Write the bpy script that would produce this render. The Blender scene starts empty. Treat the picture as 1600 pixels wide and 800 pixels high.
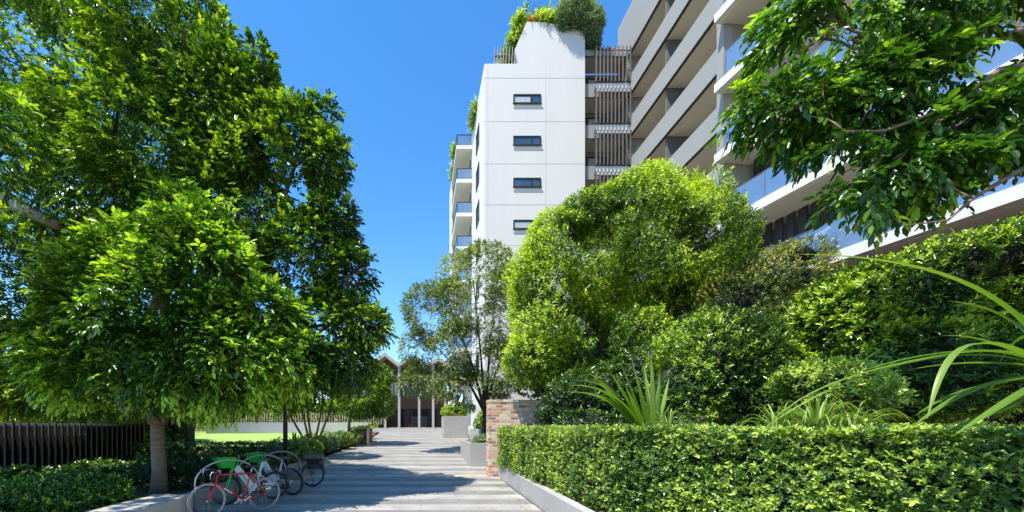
import bpy, math, random
import numpy as np
from mathutils import Vector, Matrix
R = math.radians
random.seed(7); rng = np.random.default_rng(11)
sc = bpy.context.scene
col = sc.collection

# ------------------------------------------------------------------ camera, world, sun, exposure
FPX, CX, HZ, EYE = 600.0, 657.0, 667.0, 1.75
cam_d = bpy.data.cameras.new('camera'); cam = bpy.data.objects.new('camera', cam_d); col.objects.link(cam)
cam.location = (0, 0, EYE); cam.rotation_euler = (R(90), 0, 0)
cam_d.sensor_width = 36; cam_d.lens = 36*FPX/1600
cam_d.shift_x = (800-CX)/1600; cam_d.shift_y = (HZ-400)/1600
cam_d.clip_start = 0.05; cam_d.clip_end = 3000
sc.camera = cam
TO_SUN = Vector((-0.37, -0.28, 0.95)).normalized()
w = bpy.data.worlds.new('World'); sc.world = w; w.use_nodes = True
nt = w.node_tree; bg = nt.nodes['Background']
sky = nt.nodes.new('ShaderNodeTexSky'); sky.sky_type = 'NISHITA'; sky.sun_disc = False
sky.sun_elevation = math.asin(TO_SUN.z); sky.sun_rotation = math.atan2(TO_SUN.x, TO_SUN.y)
sky.air_density = 1.0; sky.dust_density = 0.0; sky.ozone_density = 2.2; sky.altitude = 0
hs = nt.nodes.new('ShaderNodeHueSaturation'); hs.inputs['Saturation'].default_value = 1.30; nt.links.new(sky.outputs[0], hs.inputs['Color']); nt.links.new(hs.outputs[0], bg.inputs[0]); bg.inputs[1].default_value = 0.15
sun_d = bpy.data.lights.new('sun', 'SUN'); sun = bpy.data.objects.new('sun', sun_d); col.objects.link(sun)
sun_d.energy = 4.0; sun_d.angle = R(0.5); sun_d.color = (1, .93, .80)
sun.rotation_euler = TO_SUN.to_track_quat('Z', 'Y').to_euler()
sun.location = (0, 0, 60)
vs = sc.view_settings; vs.view_transform = 'Standard'; vs.look = 'None'; vs.gamma = 1; vs.use_curve_mapping = False
vs.exposure = 1.08
sc.render.engine = 'CYCLES'
cy = sc.cycles; cy.max_bounces = 7; cy.diffuse_bounces = 4; cy.transmission_bounces = 4; cy.transparent_max_bounces = 8
cy.caustics_reflective = False; cy.caustics_refractive = False

# ------------------------------------------------------------------ helpers
def at(px, py, D):
    return Vector(((px-CX)/FPX*D, D, EYE-(py-HZ)/FPX*D))
def ramp_z(y):
    return 0.0 if y < 14.2 else min(1.70, 0.0557*(y-14.2))
def tag(o, label=None, cat=None, group=None, kind=None):
    if label: o['label'] = label
    if cat: o['category'] = cat
    if group: o['group'] = group
    if kind: o['kind'] = kind
    return o
def empty(name, loc=(0, 0, 0), rz=0, label=None, cat=None, group=None):
    o = bpy.data.objects.new(name, None); col.objects.link(o)
    o.location = loc; o.rotation_euler = (0, 0, rz); o.empty_display_size = .2
    return tag(o, label, cat, group)
def copy_tree(o, parent=None):
    c = o.copy(); col.objects.link(c); c.parent = parent
    for ch in [k for k in bpy.data.objects if k.parent == o]: copy_tree(ch, c)
    return c

class MB:
    def __init__(s): s.v = []; s.f = []; s.m = []; s.mi = 0; s.smooth = []; s.sm = False
    def add(s, vs_, fs_):
        n = len(s.v); s.v += [tuple(p) for p in vs_]
        for f in fs_: s.f.append([i+n for i in f]); s.m.append(s.mi); s.smooth.append(s.sm)
        return s
    def box(s, x0, x1, y0, y1, z0, z1):
        return s.add([(x0,y0,z0),(x1,y0,z0),(x1,y1,z0),(x0,y1,z0),(x0,y0,z1),(x1,y0,z1),(x1,y1,z1),(x0,y1,z1)],
                     [(0,3,2,1),(4,5,6,7),(0,1,5,4),(1,2,6,5),(2,3,7,6),(3,0,4,7)])
    def bar(s, a, b, w_, h_=None):           # square bar between two points
        a, b = Vector(a), Vector(b); h_ = h_ or w_; d = (b-a).normalized()
        u = d.cross(Vector((0,0,1)));  u = Vector((1,0,0)) if u.length < 1e-4 else u.normalized()
        v_ = u.cross(d).normalized(); u = u*w_/2; v_ = v_*h_/2
        p = [a-u-v_, a+u-v_, a+u+v_, a-u+v_, b-u-v_, b+u-v_, b+u+v_, b-u+v_]
        return s.add(p, [(0,3,2,1),(4,5,6,7),(0,1,5,4),(1,2,6,5),(2,3,7,6),(3,0,4,7)])
    def prism(s, poly, axis, a, b):          # poly 2D extruded along an axis from a to b
        def P(p, t):
            return {'y': (p[0], t, p[1]), 'z': (p[0], p[1], t), 'x': (t, p[0], p[1])}[axis]
        n = len(poly)
        return s.add([P(p, a) for p in poly]+[P(p, b) for p in poly],
                     [tuple(range(n))[::-1], tuple(range(n, 2*n))]+[(i,(i+1)%n,(i+1)%n+n,i+n) for i in range(n)])
    def tube(s, pts, rad, sides=8, closed=False):
        old = s.sm; s.sm = True
        pts = [Vector(p) for p in pts]; n = len(pts)
        if not hasattr(rad, '__len__'): rad = [rad]*n
        ref = None; vv = []; 
        for i, p in enumerate(pts):
            if closed: t = pts[(i+1) % n]-pts[i-1]
            else: t = pts[min(i+1, n-1)]-pts[max(i-1, 0)]
            t.normalize()
            if ref is None: ref = t.orthogonal().normalized()
            ref = (ref-t*ref.dot(t)).normalized(); b = t.cross(ref)
            for k in range(sides):
                a = 2*math.pi*k/sides; vv.append(p+(ref*math.cos(a)+b*math.sin(a))*rad[i])
        ff = []
        for i in range(n if closed else n-1):
            j = (i+1) % n
            for k in range(sides):
                k2 = (k+1) % sides; ff.append((i*sides+k, i*sides+k2, j*sides+k2, j*sides+k))
        if not closed: ff += [tuple(range(sides))[::-1], tuple((n-1)*sides+k for k in range(sides))]
        s.add(vv, ff); s.sm = old; return s
    def build(s, name, mats, parent=None, bevel=0):
        me = bpy.data.meshes.new(name); me.from_pydata(s.v, [], s.f)
        if not isinstance(mats, (list, tuple)): mats = [mats]
        for m in mats: me.materials.append(m)
        me.polygons.foreach_set('material_index', s.m); me.polygons.foreach_set('use_smooth', s.smooth); me.update()
        o = bpy.data.objects.new(name, me); col.objects.link(o)
        if parent: o.parent = parent
        if bevel:
            b = o.modifiers.new('bevel', 'BEVEL'); b.width = bevel; b.segments = 2; b.limit_method = 'ANGLE'
        return o

# ------------------------------------------------------------------ materials
def newmat(name):
    m = bpy.data.materials.new(name); m.use_nodes = True
    return m, m.node_tree, m.node_tree.nodes['Principled BSDF']
def mat(name, c, rough=.7, metal=0, var=.12, scale=6, bump=0, spec=.5, alpha=1, stretch=None):
    m, t, b = newmat(name); b.inputs['Roughness'].default_value = rough; b.inputs['Metallic'].default_value = metal
    b.inputs['Specular IOR Level'].default_value = spec; b.inputs['Alpha'].default_value = alpha
    tc = t.nodes.new('ShaderNodeTexCoord'); mp = t.nodes.new('ShaderNodeMapping')
    t.links.new(tc.outputs['Object'], mp.inputs[0])
    if stretch: mp.inputs['Scale'].default_value = stretch
    n = t.nodes.new('ShaderNodeTexNoise'); n.inputs['Scale'].default_value = scale; n.inputs['Detail'].default_value = 6
    n.inputs['Roughness'].default_value = .65
    t.links.new(mp.outputs[0], n.inputs['Vector'])
    r = t.nodes.new('ShaderNodeMapRange'); r.inputs[1].default_value = .3; r.inputs[2].default_value = .7
    r.inputs[3].default_value = 1-var; r.inputs[4].default_value = 1+var; t.links.new(n.outputs[0], r.inputs[0])
    mx = t.nodes.new('ShaderNodeVectorMath'); mx.operation = 'SCALE'; mx.inputs[0].default_value = c[:3]
    t.links.new(r.outputs[0], mx.inputs['Scale']); t.links.new(mx.outputs[0], b.inputs['Base Color'])
    if bump:
        bp = t.nodes.new('ShaderNodeBump'); bp.inputs['Strength'].default_value = bump; bp.inputs['Distance'].default_value = .02
        n2 = t.nodes.new('ShaderNodeTexNoise'); n2.inputs['Scale'].default_value = scale*6; n2.inputs['Detail'].default_value = 5
        t.links.new(mp.outputs[0], n2.inputs['Vector'])
        t.links.new(n2.outputs[0], bp.inputs['Height']); t.links.new(bp.outputs[0], b.inputs['Normal'])
    return m
def ramp_node(t, stops):
    r = t.nodes.new('ShaderNodeValToRGB'); e = r.color_ramp.elements
    while len(e) < len(stops): e.new(.5)
    for k, (p, c) in enumerate(stops): e[k].position = p; e[k].color = (*c, 1)
    return r
def leafmat(name, dark, mid, new, gloss=.38, trans=.35, tcol=1.5):
    """colour of each leaf by its age (attribute tone), with waxy gloss and some light through the blade"""
    m, t, b = newmat(name)
    a = t.nodes.new('ShaderNodeAttribute'); a.attribute_name = 'tone'
    r = ramp_node(t, [(0, dark), (.5, mid), (1, new)]); t.links.new(a.outputs['Fac'], r.inputs[0])
    t.links.new(r.outputs[0], b.inputs['Base Color']); b.inputs['Roughness'].default_value = gloss
    tr = t.nodes.new('ShaderNodeBsdfTranslucent'); sc_ = t.nodes.new('ShaderNodeVectorMath'); sc_.operation = 'MULTIPLY'
    sc_.inputs[1].default_value = (tcol*1.1, tcol*1.15, tcol*.45); t.links.new(r.outputs[0], sc_.inputs[0]); t.links.new(sc_.outputs[0], tr.inputs[0])
    mx = t.nodes.new('ShaderNodeMixShader'); mx.inputs[0].default_value = trans
    t.links.new(b.outputs[0], mx.inputs[1]); t.links.new(tr.outputs[0], mx.inputs[2])
    t.links.new(mx.outputs[0], t.nodes['Material Output'].inputs[0]); return m

M = {}
M['white'] = mat('white_render', (.67,.655,.63), .8, var=.03, scale=1.1, bump=.05, stretch=(1,1,.18))
M['slabwhite'] = mat('white_slab_paint', (.72,.71,.69), .7, var=.03, scale=1)
M['cream'] = mat('cream_soffit', (.72,.66,.58), .85, var=.04, scale=1)
M['greyconc'] = mat('grey_precast', (.30,.305,.31), .8, var=.08, scale=14, bump=.1)
M['midgrey'] = mat('grey_paint', (.25,.25,.255), .7, var=.06, scale=2)
M['divider'] = mat('dark_grey_render', (.13,.13,.135), .8, var=.06, scale=2)
M['darkgrey'] = mat('charcoal_paint', (.05,.05,.052), .6, var=.1, scale=3)
M['seam'] = mat('dark_joint', (.05,.05,.05), .8)
M['joint'] = mat('panel_joint', (.42,.41,.40), .9)
M['alu'] = mat('dark_aluminium', (.035,.035,.04), .4, .3)
M['batten'] = mat('brown_batten', (.10,.085,.078), .55, .2)
M['glassd'] = mat('window_glass', (.05,.09,.13), .04, 0, spec=1.0, var=.3, scale=.8)
M['curtain'] = mat('curtain_white', (.42,.47,.52), .6, var=.15, scale=3, stretch=(8,8,.2))
M['concrete'] = mat('pale_concrete', (.40,.375,.335), .85, var=.14, scale=3, bump=.35)
M['concrete2'] = mat('planter_render', (.36,.36,.355), .8, var=.07, scale=1.5, bump=.1)
M['soil'] = mat('bark_mulch', (.10,.055,.035), .95, var=.5, scale=9, bump=.9)
M['ground'] = mat('ground_soil', (.09,.07,.05), .95, var=.4, scale=3, bump=.6)
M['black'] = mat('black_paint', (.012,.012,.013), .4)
M['rubber'] = mat('black_rubber', (.015,.015,.016), .75)
M['chrome'] = mat('bright_metal', (.65,.65,.66), .25, .9, var=.05)
M['steel'] = mat('brushed_steel', (.42,.41,.39), .38, .85, var=.08)
M['redpaint'] = mat('red_bike_paint', (.55,.012,.02), .25, var=.05)
M['limegreen'] = mat('green_plastic', (.02,.42,.03), .35, var=.06)
M['whitepl'] = mat('white_plastic', (.72,.72,.70), .4, var=.04)
M['greypl'] = mat('grey_plastic', (.09,.095,.10), .5, var=.1)
M['orange'] = mat('orange_reflector', (.8,.20,.02), .3)
M['corten'] = mat('rusted_steel', (.17,.06,.03), .85, var=.35, scale=5, bump=.2)
M['timber'] = mat('brown_timber', (.10,.040,.022), .7, var=.3, scale=4, stretch=(1,1,12))
M['fencet'] = mat('weathered_timber', (.33,.24,.17), .8, var=.3, scale=5, stretch=(6,6,.6))
M['finlit'] = mat('fin_edge_timber_lit', (.13,.105,.08), .7, var=.3, scale=5, stretch=(6,6,.6))
M['fenced'] = mat('dark_timber', (.055,.042,.032), .55, var=.3, scale=5, stretch=(6,6,.6))
M['bark'] = mat('tree_bark', (.26,.175,.11), .9, var=.4, scale=7, bump=1.0, stretch=(.6,.6,4))
M['barkd'] = mat('dark_bark', (.07,.052,.04), .9, var=.35, scale=7, bump=.8)
M['barkp'] = mat('pale_bark', (.30,.28,.21), .9, var=.25, scale=4, bump=.6)
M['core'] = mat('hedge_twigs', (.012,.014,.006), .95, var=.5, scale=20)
M['cloth'] = mat('white_cotton', (.75,.76,.77), .9, var=.05)
M['roofp'] = mat('pale_roof_sheet', (.36,.34,.31), .6, var=.06)
def balus():
    m, t, b = newmat('blue_glass'); b.inputs['Base Color'].default_value = (.17,.30,.52,1); b.inputs['Roughness'].default_value = .03
    b.inputs['Alpha'].default_value = .62; b.inputs['Specular IOR Level'].default_value = .9; return m
M['blueglass'] = balus()

def paving():
    m, t, b = newmat('banded_granite_paving'); L = t.links
    tc = t.nodes.new('ShaderNodeTexCoord'); sp = t.nodes.new('ShaderNodeSeparateXYZ'); L.new(tc.outputs['Object'], sp.inputs[0])
    # bands across the walk: one random tone for each 0.55 m course
    dv = t.nodes.new('ShaderNodeMath'); dv.operation = 'DIVIDE'; dv.inputs[1].default_value = .62; L.new(sp.outputs[1], dv.inputs[0])
    fl = t.nodes.new('ShaderNodeMath'); fl.operation = 'FLOOR'; L.new(dv.outputs[0], fl.inputs[0])
    md = t.nodes.new('ShaderNodeMath'); md.operation = 'MODULO'; md.inputs[1].default_value = 2; L.new(fl.outputs[0], md.inputs[0])
    wn = t.nodes.new('ShaderNodeTexWhiteNoise'); wn.noise_dimensions = '1D'; L.new(fl.outputs[0], wn.inputs['W'])
    # slabs inside a band
    br = t.nodes.new('ShaderNodeTexBrick'); br.inputs['Scale'].default_value = 1; br.inputs['Brick Width'].default_value = .9
    br.inputs['Row Height'].default_value = .31; br.inputs['Mortar Size'].default_value = .006; br.inputs['Mortar Smooth'].default_value = 0
    br.inputs['Color1'].default_value = (.93,.93,.93,1); br.inputs['Color2'].default_value = (1.08,1.08,1.08,1); br.inputs['Mortar'].default_value = (.55,.54,.52,1)
    L.new(tc.outputs['Object'], br.inputs['Vector'])
    r = ramp_node(t, [(0,(.19,.19,.19)),(1,(.35,.33,.305))])
    ad = t.nodes.new('ShaderNodeMath'); ad.operation = 'MULTIPLY_ADD'; ad.inputs[1].default_value = .7; L.new(md.outputs[0], ad.inputs[0])
    m3 = t.nodes.new('ShaderNodeMath'); m3.operation = 'MULTIPLY'; m3.inputs[1].default_value = .35; L.new(wn.outputs[0], m3.inputs[0]); L.new(m3.outputs[0], ad.inputs[2])
    L.new(ad.outputs[0], r.inputs[0])
    n = t.nodes.new('ShaderNodeTexNoise'); n.inputs['Scale'].default_value = 1.3; n.inputs['Detail'].default_value = 8; L.new(tc.outputs['Object'], n.inputs['Vector'])
    n2 = t.nodes.new('ShaderNodeTexNoise'); n2.inputs['Scale'].default_value = 60; n2.inputs['Detail'].default_value = 3; L.new(tc.outputs['Object'], n2.inputs['Vector'])
    mr = t.nodes.new('ShaderNodeMapRange'); mr.inputs[1].default_value = .35; mr.inputs[2].default_value = .65; mr.inputs[3].default_value = .84; mr.inputs[4].default_value = 1.1
    L.new(n.outputs[0], mr.inputs[0])
    v1 = t.nodes.new('ShaderNodeVectorMath'); v1.operation = 'MULTIPLY'; L.new(r.outputs[0], v1.inputs[0]); L.new(br.outputs[0], v1.inputs[1])
    v2 = t.nodes.new('ShaderNodeVectorMath'); v2.operation = 'SCALE'; L.new(v1.outputs[0], v2.inputs[0]); L.new(mr.outputs[0], v2.inputs['Scale'])
    L.new(v2.outputs[0], b.inputs['Base Color']); b.inputs['Roughness'].default_value = .6
    bp = t.nodes.new('ShaderNodeBump'); bp.inputs['Strength'].default_value = .25; bp.inputs['Distance'].default_value = .01
    L.new(n2.outputs[0], bp.inputs['Height']); L.new(bp.outputs[0], b.inputs['Normal'])
    return m
M['paving'] = paving()
def brick(flat=False):
    m, t, b = newmat('recycled_brick_paving' if flat else 'recycled_brick'); L = t.links
    tc = t.nodes.new('ShaderNodeTexCoord'); mp = t.nodes.new('ShaderNodeMapping'); L.new(tc.outputs['Object'], mp.inputs[0])
    sp = t.nodes.new('ShaderNodeSeparateXYZ'); L.new(mp.outputs[0], sp.inputs[0])
    ad = t.nodes.new('ShaderNodeMath'); ad.operation = 'ADD'; L.new(sp.outputs[0], ad.inputs[0]); L.new(sp.outputs[1], ad.inputs[1])
    cb = t.nodes.new('ShaderNodeCombineXYZ'); L.new(sp.outputs[0] if flat else ad.outputs[0], cb.inputs[0]); L.new(sp.outputs[1 if flat else 2], cb.inputs[1])
    br = t.nodes.new('ShaderNodeTexBrick'); br.inputs['Scale'].default_value = 1; br.inputs['Brick Width'].default_value = .26
    br.inputs['Row Height'].default_value = .105; br.inputs['Mortar Size'].default_value = .009; br.inputs['Bias'].default_value = 0
    br.inputs['Color1'].default_value = (0,0,0,1); br.inputs['Color2'].default_value = (1,1,1,1); br.inputs['Mortar'].default_value = (.5,.5,.5,1)
    L.new(cb.outputs[0], br.inputs['Vector'])
    r = ramp_node(t, [(0,(.26,.18,.15)),(.08,(.50,.22,.13)),(.20,(.60,.38,.27)),(.45,(.66,.50,.39)),(.70,(.58,.33,.22)),(.82,(.68,.57,.47)),(1,(.45,.25,.17))])
    r.color_ramp.interpolation = 'CONSTANT'; L.new(br.outputs['Color'], r.inputs[0])
    n = t.nodes.new('ShaderNodeTexNoise'); n.inputs['Scale'].default_value = 22; n.inputs['Detail'].default_value = 5; L.new(tc.outputs['Object'], n.inputs['Vector'])
    mr = t.nodes.new('ShaderNodeMapRange'); mr.inputs[1].default_value = .3; mr.inputs[2].default_value = .7; mr.inputs[3].default_value = .75; mr.inputs[4].default_value = 1.2; L.new(n.outputs[0], mr.inputs[0])
    v2 = t.nodes.new('ShaderNodeVectorMath'); v2.operation = 'SCALE'; L.new(r.outputs[0], v2.inputs[0]); L.new(mr.outputs[0], v2.inputs['Scale'])
    mx = t.nodes.new('ShaderNodeMix'); mx.data_type = 'RGBA'; L.new(br.outputs['Fac'], mx.inputs['Factor']); L.new(v2.outputs[0], mx.inputs['A'])
    mx.inputs['B'].default_value = (.60,.54,.46,1); L.new(mx.outputs['Result'], b.inputs['Base Color']); b.inputs['Roughness'].default_value = .85
    inv = t.nodes.new('ShaderNodeMath'); inv.operation = 'SUBTRACT'; inv.inputs[0].default_value = 1; L.new(br.outputs['Fac'], inv.inputs[1])
    bp = t.nodes.new('ShaderNodeBump'); bp.inputs['Strength'].default_value = .6; bp.inputs['Distance'].default_value = .012
    L.new(inv.outputs[0], bp.inputs['Height']); L.new(bp.outputs[0], b.inputs['Normal'])
    return m
M['brick'] = brick(); M['brickflat'] = brick(True)
M['lawn'] = mat('lawn_turf', (.26,.38,.07), .9, var=.25, scale=1.2, bump=.6)

# leaf materials (dark / mature / new growth)
LM = {

 'big':   leafmat('tree_leaf_glossy', (.016,.052,.007), (.070,.180,.018), (.44,.64,.05), .27, .30),
 'deep':  leafmat('tree_leaf_deep', (.014,.046,.006), (.048,.130,.012), (.34,.50,.035), .32, .25),
 'behind':leafmat('tree_leaf_green', (.020,.060,.006), (.080,.185,.012), (.42,.56,.035), .32, .28),
 'lime':  leafmat('tree_leaf_lime', (.016,.050,.006), (.095,.20,.012), (.56,.70,.035), .34, .24),
 'olive': leafmat('tree_leaf_olive', (.05,.08,.028), (.16,.22,.075), (.40,.46,.14), .38, .30),
 'canopy':leafmat('canopy_leaf', (.016,.058,.008), (.055,.145,.016), (.32,.48,.035), .26, .36, 1.7),
 'shrub': leafmat('shrub_leaf', (.016,.050,.008), (.075,.17,.020), (.46,.62,.05), .27, .22),
 'hedge': leafmat('hedge_leaf', (.028,.075,.014), (.105,.21,.035), (.46,.58,.09), .27, .24),
 'orange':leafmat('shrub_leaf_bronze', (.020,.05,.010), (.085,.16,.028), (.52,.46,.07), .32, .2),
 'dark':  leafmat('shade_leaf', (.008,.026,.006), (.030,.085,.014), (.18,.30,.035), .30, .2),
 'grey':  leafmat('grey_green_leaf', (.05,.10,.05), (.16,.24,.13), (.38,.46,.26), .5, .25),
 'strap': leafmat('strap_leaf', (.04,.11,.012), (.14,.26,.03), (.38,.46,.12), .42, .30),
 'rust':  leafmat('rust_leaf', (.20,.05,.01), (.45,.14,.02), (.5,.22,.04), .5, .3),
 'pink':  leafmat('pink_flower', (.5,.08,.12), (.75,.2,.25), (.8,.35,.25), .5, .3),
}

# ------------------------------------------------------------------ foliage generator
def unit(v): return v/np.maximum(np.linalg.norm(v, axis=-1, keepdims=True), 1e-9)
def nz(p, s, seed=0):
    q = p*s+seed*7.31
    return (np.sin(q[:,0]*1.3+np.sin(q[:,1]*1.7+seed))+np.sin(q[:,1]*1.1+np.sin(q[:,2]*1.9+1.3))+np.sin(q[:,2]*1.5+np.sin(q[:,0]*1.2+2.1)))/3
def blob_points(blobs, n, inner=.28, gap=-.35, gs=1.6, seed=0, rough=.16, under=None):
    """points spread over the outer shell and through the volume of a set of ellipsoids, thinned into clumps"""
    B = np.array(blobs, float); area = (B[:,3]*B[:,4]+B[:,4]*B[:,5]+B[:,3]*B[:,5]); pr = area/area.sum()
    P = []; A = []; tot = 0; g = np.random.default_rng(seed+100)
    for _ in range(12):
        m = int(n*1.6); bi = g.choice(len(B), m, p=pr); d = unit(g.normal(size=(m, 3)))
        isin = g.random(m) < inner
        r = np.where(isin, g.uniform(.35, .9, m), 1-np.abs(g.normal(0, .10, m)))
        c = B[bi, :3]; rad = B[bi, 3:6]
        r = r*(1+rough*nz(c+d*rad, 1.9/np.mean(rad), seed))
        p = c+d*rad*r[:, None]; axis = unit(d/rad)*np.where(isin, .5, 1.)[:, None]   # short axis marks inner twigs, which carry no fresh tips
        # drop what lies deep inside another blob
        deep = np.zeros(m, bool)
        for b in B:
            q = np.linalg.norm((p-b[:3])/b[3:6], axis=1); deep |= q < .55
        ok = (~deep | (g.random(m) < .12)) & (nz(p, gs, seed+3)+.25*nz(p, gs*3.1, seed+5) > gap+g.normal(0, .12, m))
        if under is not None: ok &= p[:, 2] > under
        P.append(p[ok]); A.append(axis[ok]); tot += ok.sum()
        if tot >= n: break
    P = np.concatenate(P)[:n]; A = np.concatenate(A)[:n]
    return P, A
def sprigs(P, A, nl=9, ll=.10, lw=.42, twig=.22, style='pinnate', up=.25, droop=.35, new=.35, seed=0, tone_s=1.1, base_tone=.32, tone_var=.16):
    """grow nl leaves round each point; returns leaf bases, directions, face normals, lengths and tone"""
    g = np.random.default_rng(seed+500); N = len(P); shell = np.linalg.norm(A, axis=1) > .75; A = unit(A)
    ax = unit(A+np.array([0, 0, up])+g.normal(0, .38, (N, 3)))
    side = unit(np.cross(ax, g.normal(size=(N, 3))))
    if style == 'pinnate': side = unit(np.cross(ax, np.array([0, 0, 1.])+g.normal(0, .25, (N, 3))))
    up3 = np.cross(side, ax)
    clump = np.clip(.5+.5*nz(P, tone_s, seed+9), 0, 1)
    isnew = (g.random(N) < new*clump*1.6) & shell
    sz = g.uniform(.62, 1.32, N)
    b_, d_, n_, l_, t_ = [], [], [], [], []
    for j in range(nl):
        t = (j+.5)/nl
        if style == 'pinnate':
            s = 1 if j % 2 else -1
            th = R(55)-R(35)*t+g.normal(0, .18, N)
            d = ax*np.cos(th)[:, None]+side*(s*np.sin(th))[:, None]
            if j == nl-1: d = ax.copy()
            base = P+ax*(twig*(t-.3)*sz)[:, None]
            base[:, 2] -= twig*.45*t*t*droop*2
            d = d+g.normal(0, .16, (N, 3)); d[:, 2] -= droop*(.4+.8*g.random(N))
            nn = up3*.9+np.array([0, 0, .5])+g.normal(0, .40, (N, 3))
            L = ll*sz*(1-.25*abs(t-.5))
        else:
            az = 2.399*j+g.uniform(0, 6.28, N)*.15
            th = R(80)-R(50)*t+g.normal(0, .15, N)
            rad = side*np.cos(az)[:, None]+up3*np.sin(az)[:, None]
            d = ax*np.cos(th)[:, None]+rad*np.sin(th)[:, None]; d[:, 2] -= droop*.3
            base = P+ax*(twig*(t-.5)*sz)[:, None]
            nn = ax*1.0-rad*.25+np.array([0, 0, .35])+g.normal(0, .30, (N, 3))
            L = ll*sz*(1-.28*t)
        d = unit(d); nn = unit(nn-d*np.sum(nn*d, axis=1, keepdims=True))
        tn = base_tone+g.normal(0, tone_var, N)+.22*(clump-.5)+np.where(isnew, .15+.60*t**1.4, 0)+g.normal(0, .05, N)
        b_.append(base); d_.append(d); n_.append(nn); l_.append(L*g.uniform(.62, 1.22, N)); t_.append(tn)
    return (np.concatenate(b_), np.concatenate(d_), np.concatenate(n_), np.concatenate(l_), np.clip(np.concatenate(t_), 0, 1), lw)
def leaf_object(name, sets, material, parent=None, oval=False, extra=None, curl=.12):
    """one mesh of folded leaf blades; extra = MB of twigs or core in further materials"""
    V = []; T = []; F = []; off = 0
    for (b, d, n, L, tone, lw) in sets:
        s = np.cross(d, n); W = (L*lw*.5)[:, None]; L_ = L[:, None]; K = len(b)
        if oval:
            pts = [b, b+d*L_*.30+s*W*.85+n*W*.35, b+d*L_*.68+s*W*.78+n*W*.30-n*L_*curl*.4, b+d*L_-n*L_*curl,
                   b+d*L_*.68-s*W*.78+n*W*.30-n*L_*curl*.4, b+d*L_*.30-s*W*.85+n*W*.35]
            idx = np.array([[0,1,2,3],[0,3,4,5]])
        else:
            pts = [b, b+d*L_*.45+s*W+n*W*.35, b+d*L_-n*L_*curl, b+d*L_*.45-s*W+n*W*.35]
            idx = np.array([[0,1,2],[0,2,3]])
        k = len(pts); v = np.stack(pts, 1).reshape(-1, 3)
        f = (np.arange(K)*k)[:, None, None]+idx[None]+off
        V.append(v); T.append(np.repeat(tone, k)); F.append(f.reshape(-1, idx.shape[1])); off += len(v)
    V = np.concatenate(V); T = np.concatenate(T); F = np.concatenate(F); fs = F.shape[1]
    ne = 0
    if extra and extra.v:
        ev = np.array(extra.v, float); ef = extra.f; ne = len(ef)
        loops = np.concatenate([F.ravel(), np.array([i+len(V) for f in ef for i in f], int)])
        sizes = np.concatenate([np.full(len(F), fs), np.array([len(f) for f in ef])])
        V = np.concatenate([V, ev]); T = np.concatenate([T, np.zeros(len(ev))])
    else:
        loops = F.ravel(); sizes = np.full(len(F), fs)
    starts = np.concatenate([[0], np.cumsum(sizes)[:-1]])
    me = bpy.data.meshes.new(name); me.vertices.add(len(V)); me.vertices.foreach_set('co', V.astype(np.float32).ravel())
    me.loops.add(len(loops)); me.loops.foreach_set('vertex_index', loops.astype(np.int32))
    me.polygons.add(len(sizes)); me.polygons.foreach_set('loop_start', starts.astype(np.int32))
    me.materials.append(material)
    if ne:
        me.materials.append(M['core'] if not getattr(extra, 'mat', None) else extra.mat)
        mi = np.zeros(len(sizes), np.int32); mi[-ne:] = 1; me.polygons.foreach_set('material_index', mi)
    me.update(calc_edges=True)
    a = me.attributes.new('tone', 'FLOAT', 'POINT'); a.data.foreach_set('value', T.astype(np.float32))
    o = bpy.data.objects.new(name, me); col.objects.link(o)
    if parent: o.parent = parent
    return o
def limb(mb, a, b, r0, r1, sag=.0, jit=.08, seg=6, sides=7):
    a, b = Vector(a), Vector(b); L = (b-a).length; pts = []; rr = []
    for i in range(seg+1):
        t = i/seg; p = a.lerp(b, t); k = math.sin(t*math.pi)
        p += Vector((random.uniform(-1,1), random.uniform(-1,1), random.uniform(-.6,.6)))*jit*L*k*.6+Vector((0,0,sag*L*k))
        pts.append(p); rr.append(r0+(r1-r0)*t)
    mb.tube(pts, rr, sides); return pts
def make_tree(name, label, base, stems, blobs, n, kw, material, bark, group=None, oval=False, trunk_r=.15, bp={}, limbs=True, seed=0, cat='tree', twigs=0):
    """stems: list of (list of points, r0, r1); the crown is grown round blobs"""
    root = empty(name, base, 0, label, cat, group); bx, by, bz = base
    mb = MB(); ends = []
    for pts, r0, r1 in stems:
        rr = [r0+(r1-r0)*i/(len(pts)-1) for i in range(len(pts))]; rr[0] *= 1.3
        pp = [Vector(p)-Vector(base) for p in pts]
        mb.tube(pp, rr, 12); ends += [(pp[-1], r1), (pp[len(pp)//2], rr[len(pp)//2]*.8)]
    tr = mb.build('trunk', bark, root)
    if limbs:
        lb = MB()
        for b in blobs:
            c = Vector(b[:3])-Vector(base)
            e, r = min(ends, key=lambda q: (q[0]-c).length)
            pts = limb(lb, e, c, r*.6, .02, .06)
            for k in range(4+twigs):
                s = pts[random.randint(2, 5)]; dd = Vector((random.gauss(0,1), random.gauss(0,1), random.gauss(.2,.8))).normalized()
                limb(lb, s, c+Vector((dd.x*b[3], dd.y*b[4], dd.z*b[5]))*.85, r*.22, .008, .04, seg=5, sides=5)
        lb.build('limbs', bark, root)
    P, A = blob_points(blobs, n, seed=seed, **bp)
    cr = leaf_object('crown', [sprigs(P-np.array(base), A, seed=seed, **kw)], material, root, oval)
    return root
def ell(px, py, D, rx, ry, rd=None):
    """ellipsoid at distance D whose radii are given in hundredths of the picture scale at that distance"""
    c = at(px, py, D); s = D/FPX
    return (c.x, c.y, c.z, rx*s, rd if rd else (rx+ry)*.5*s, ry*s)
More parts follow.
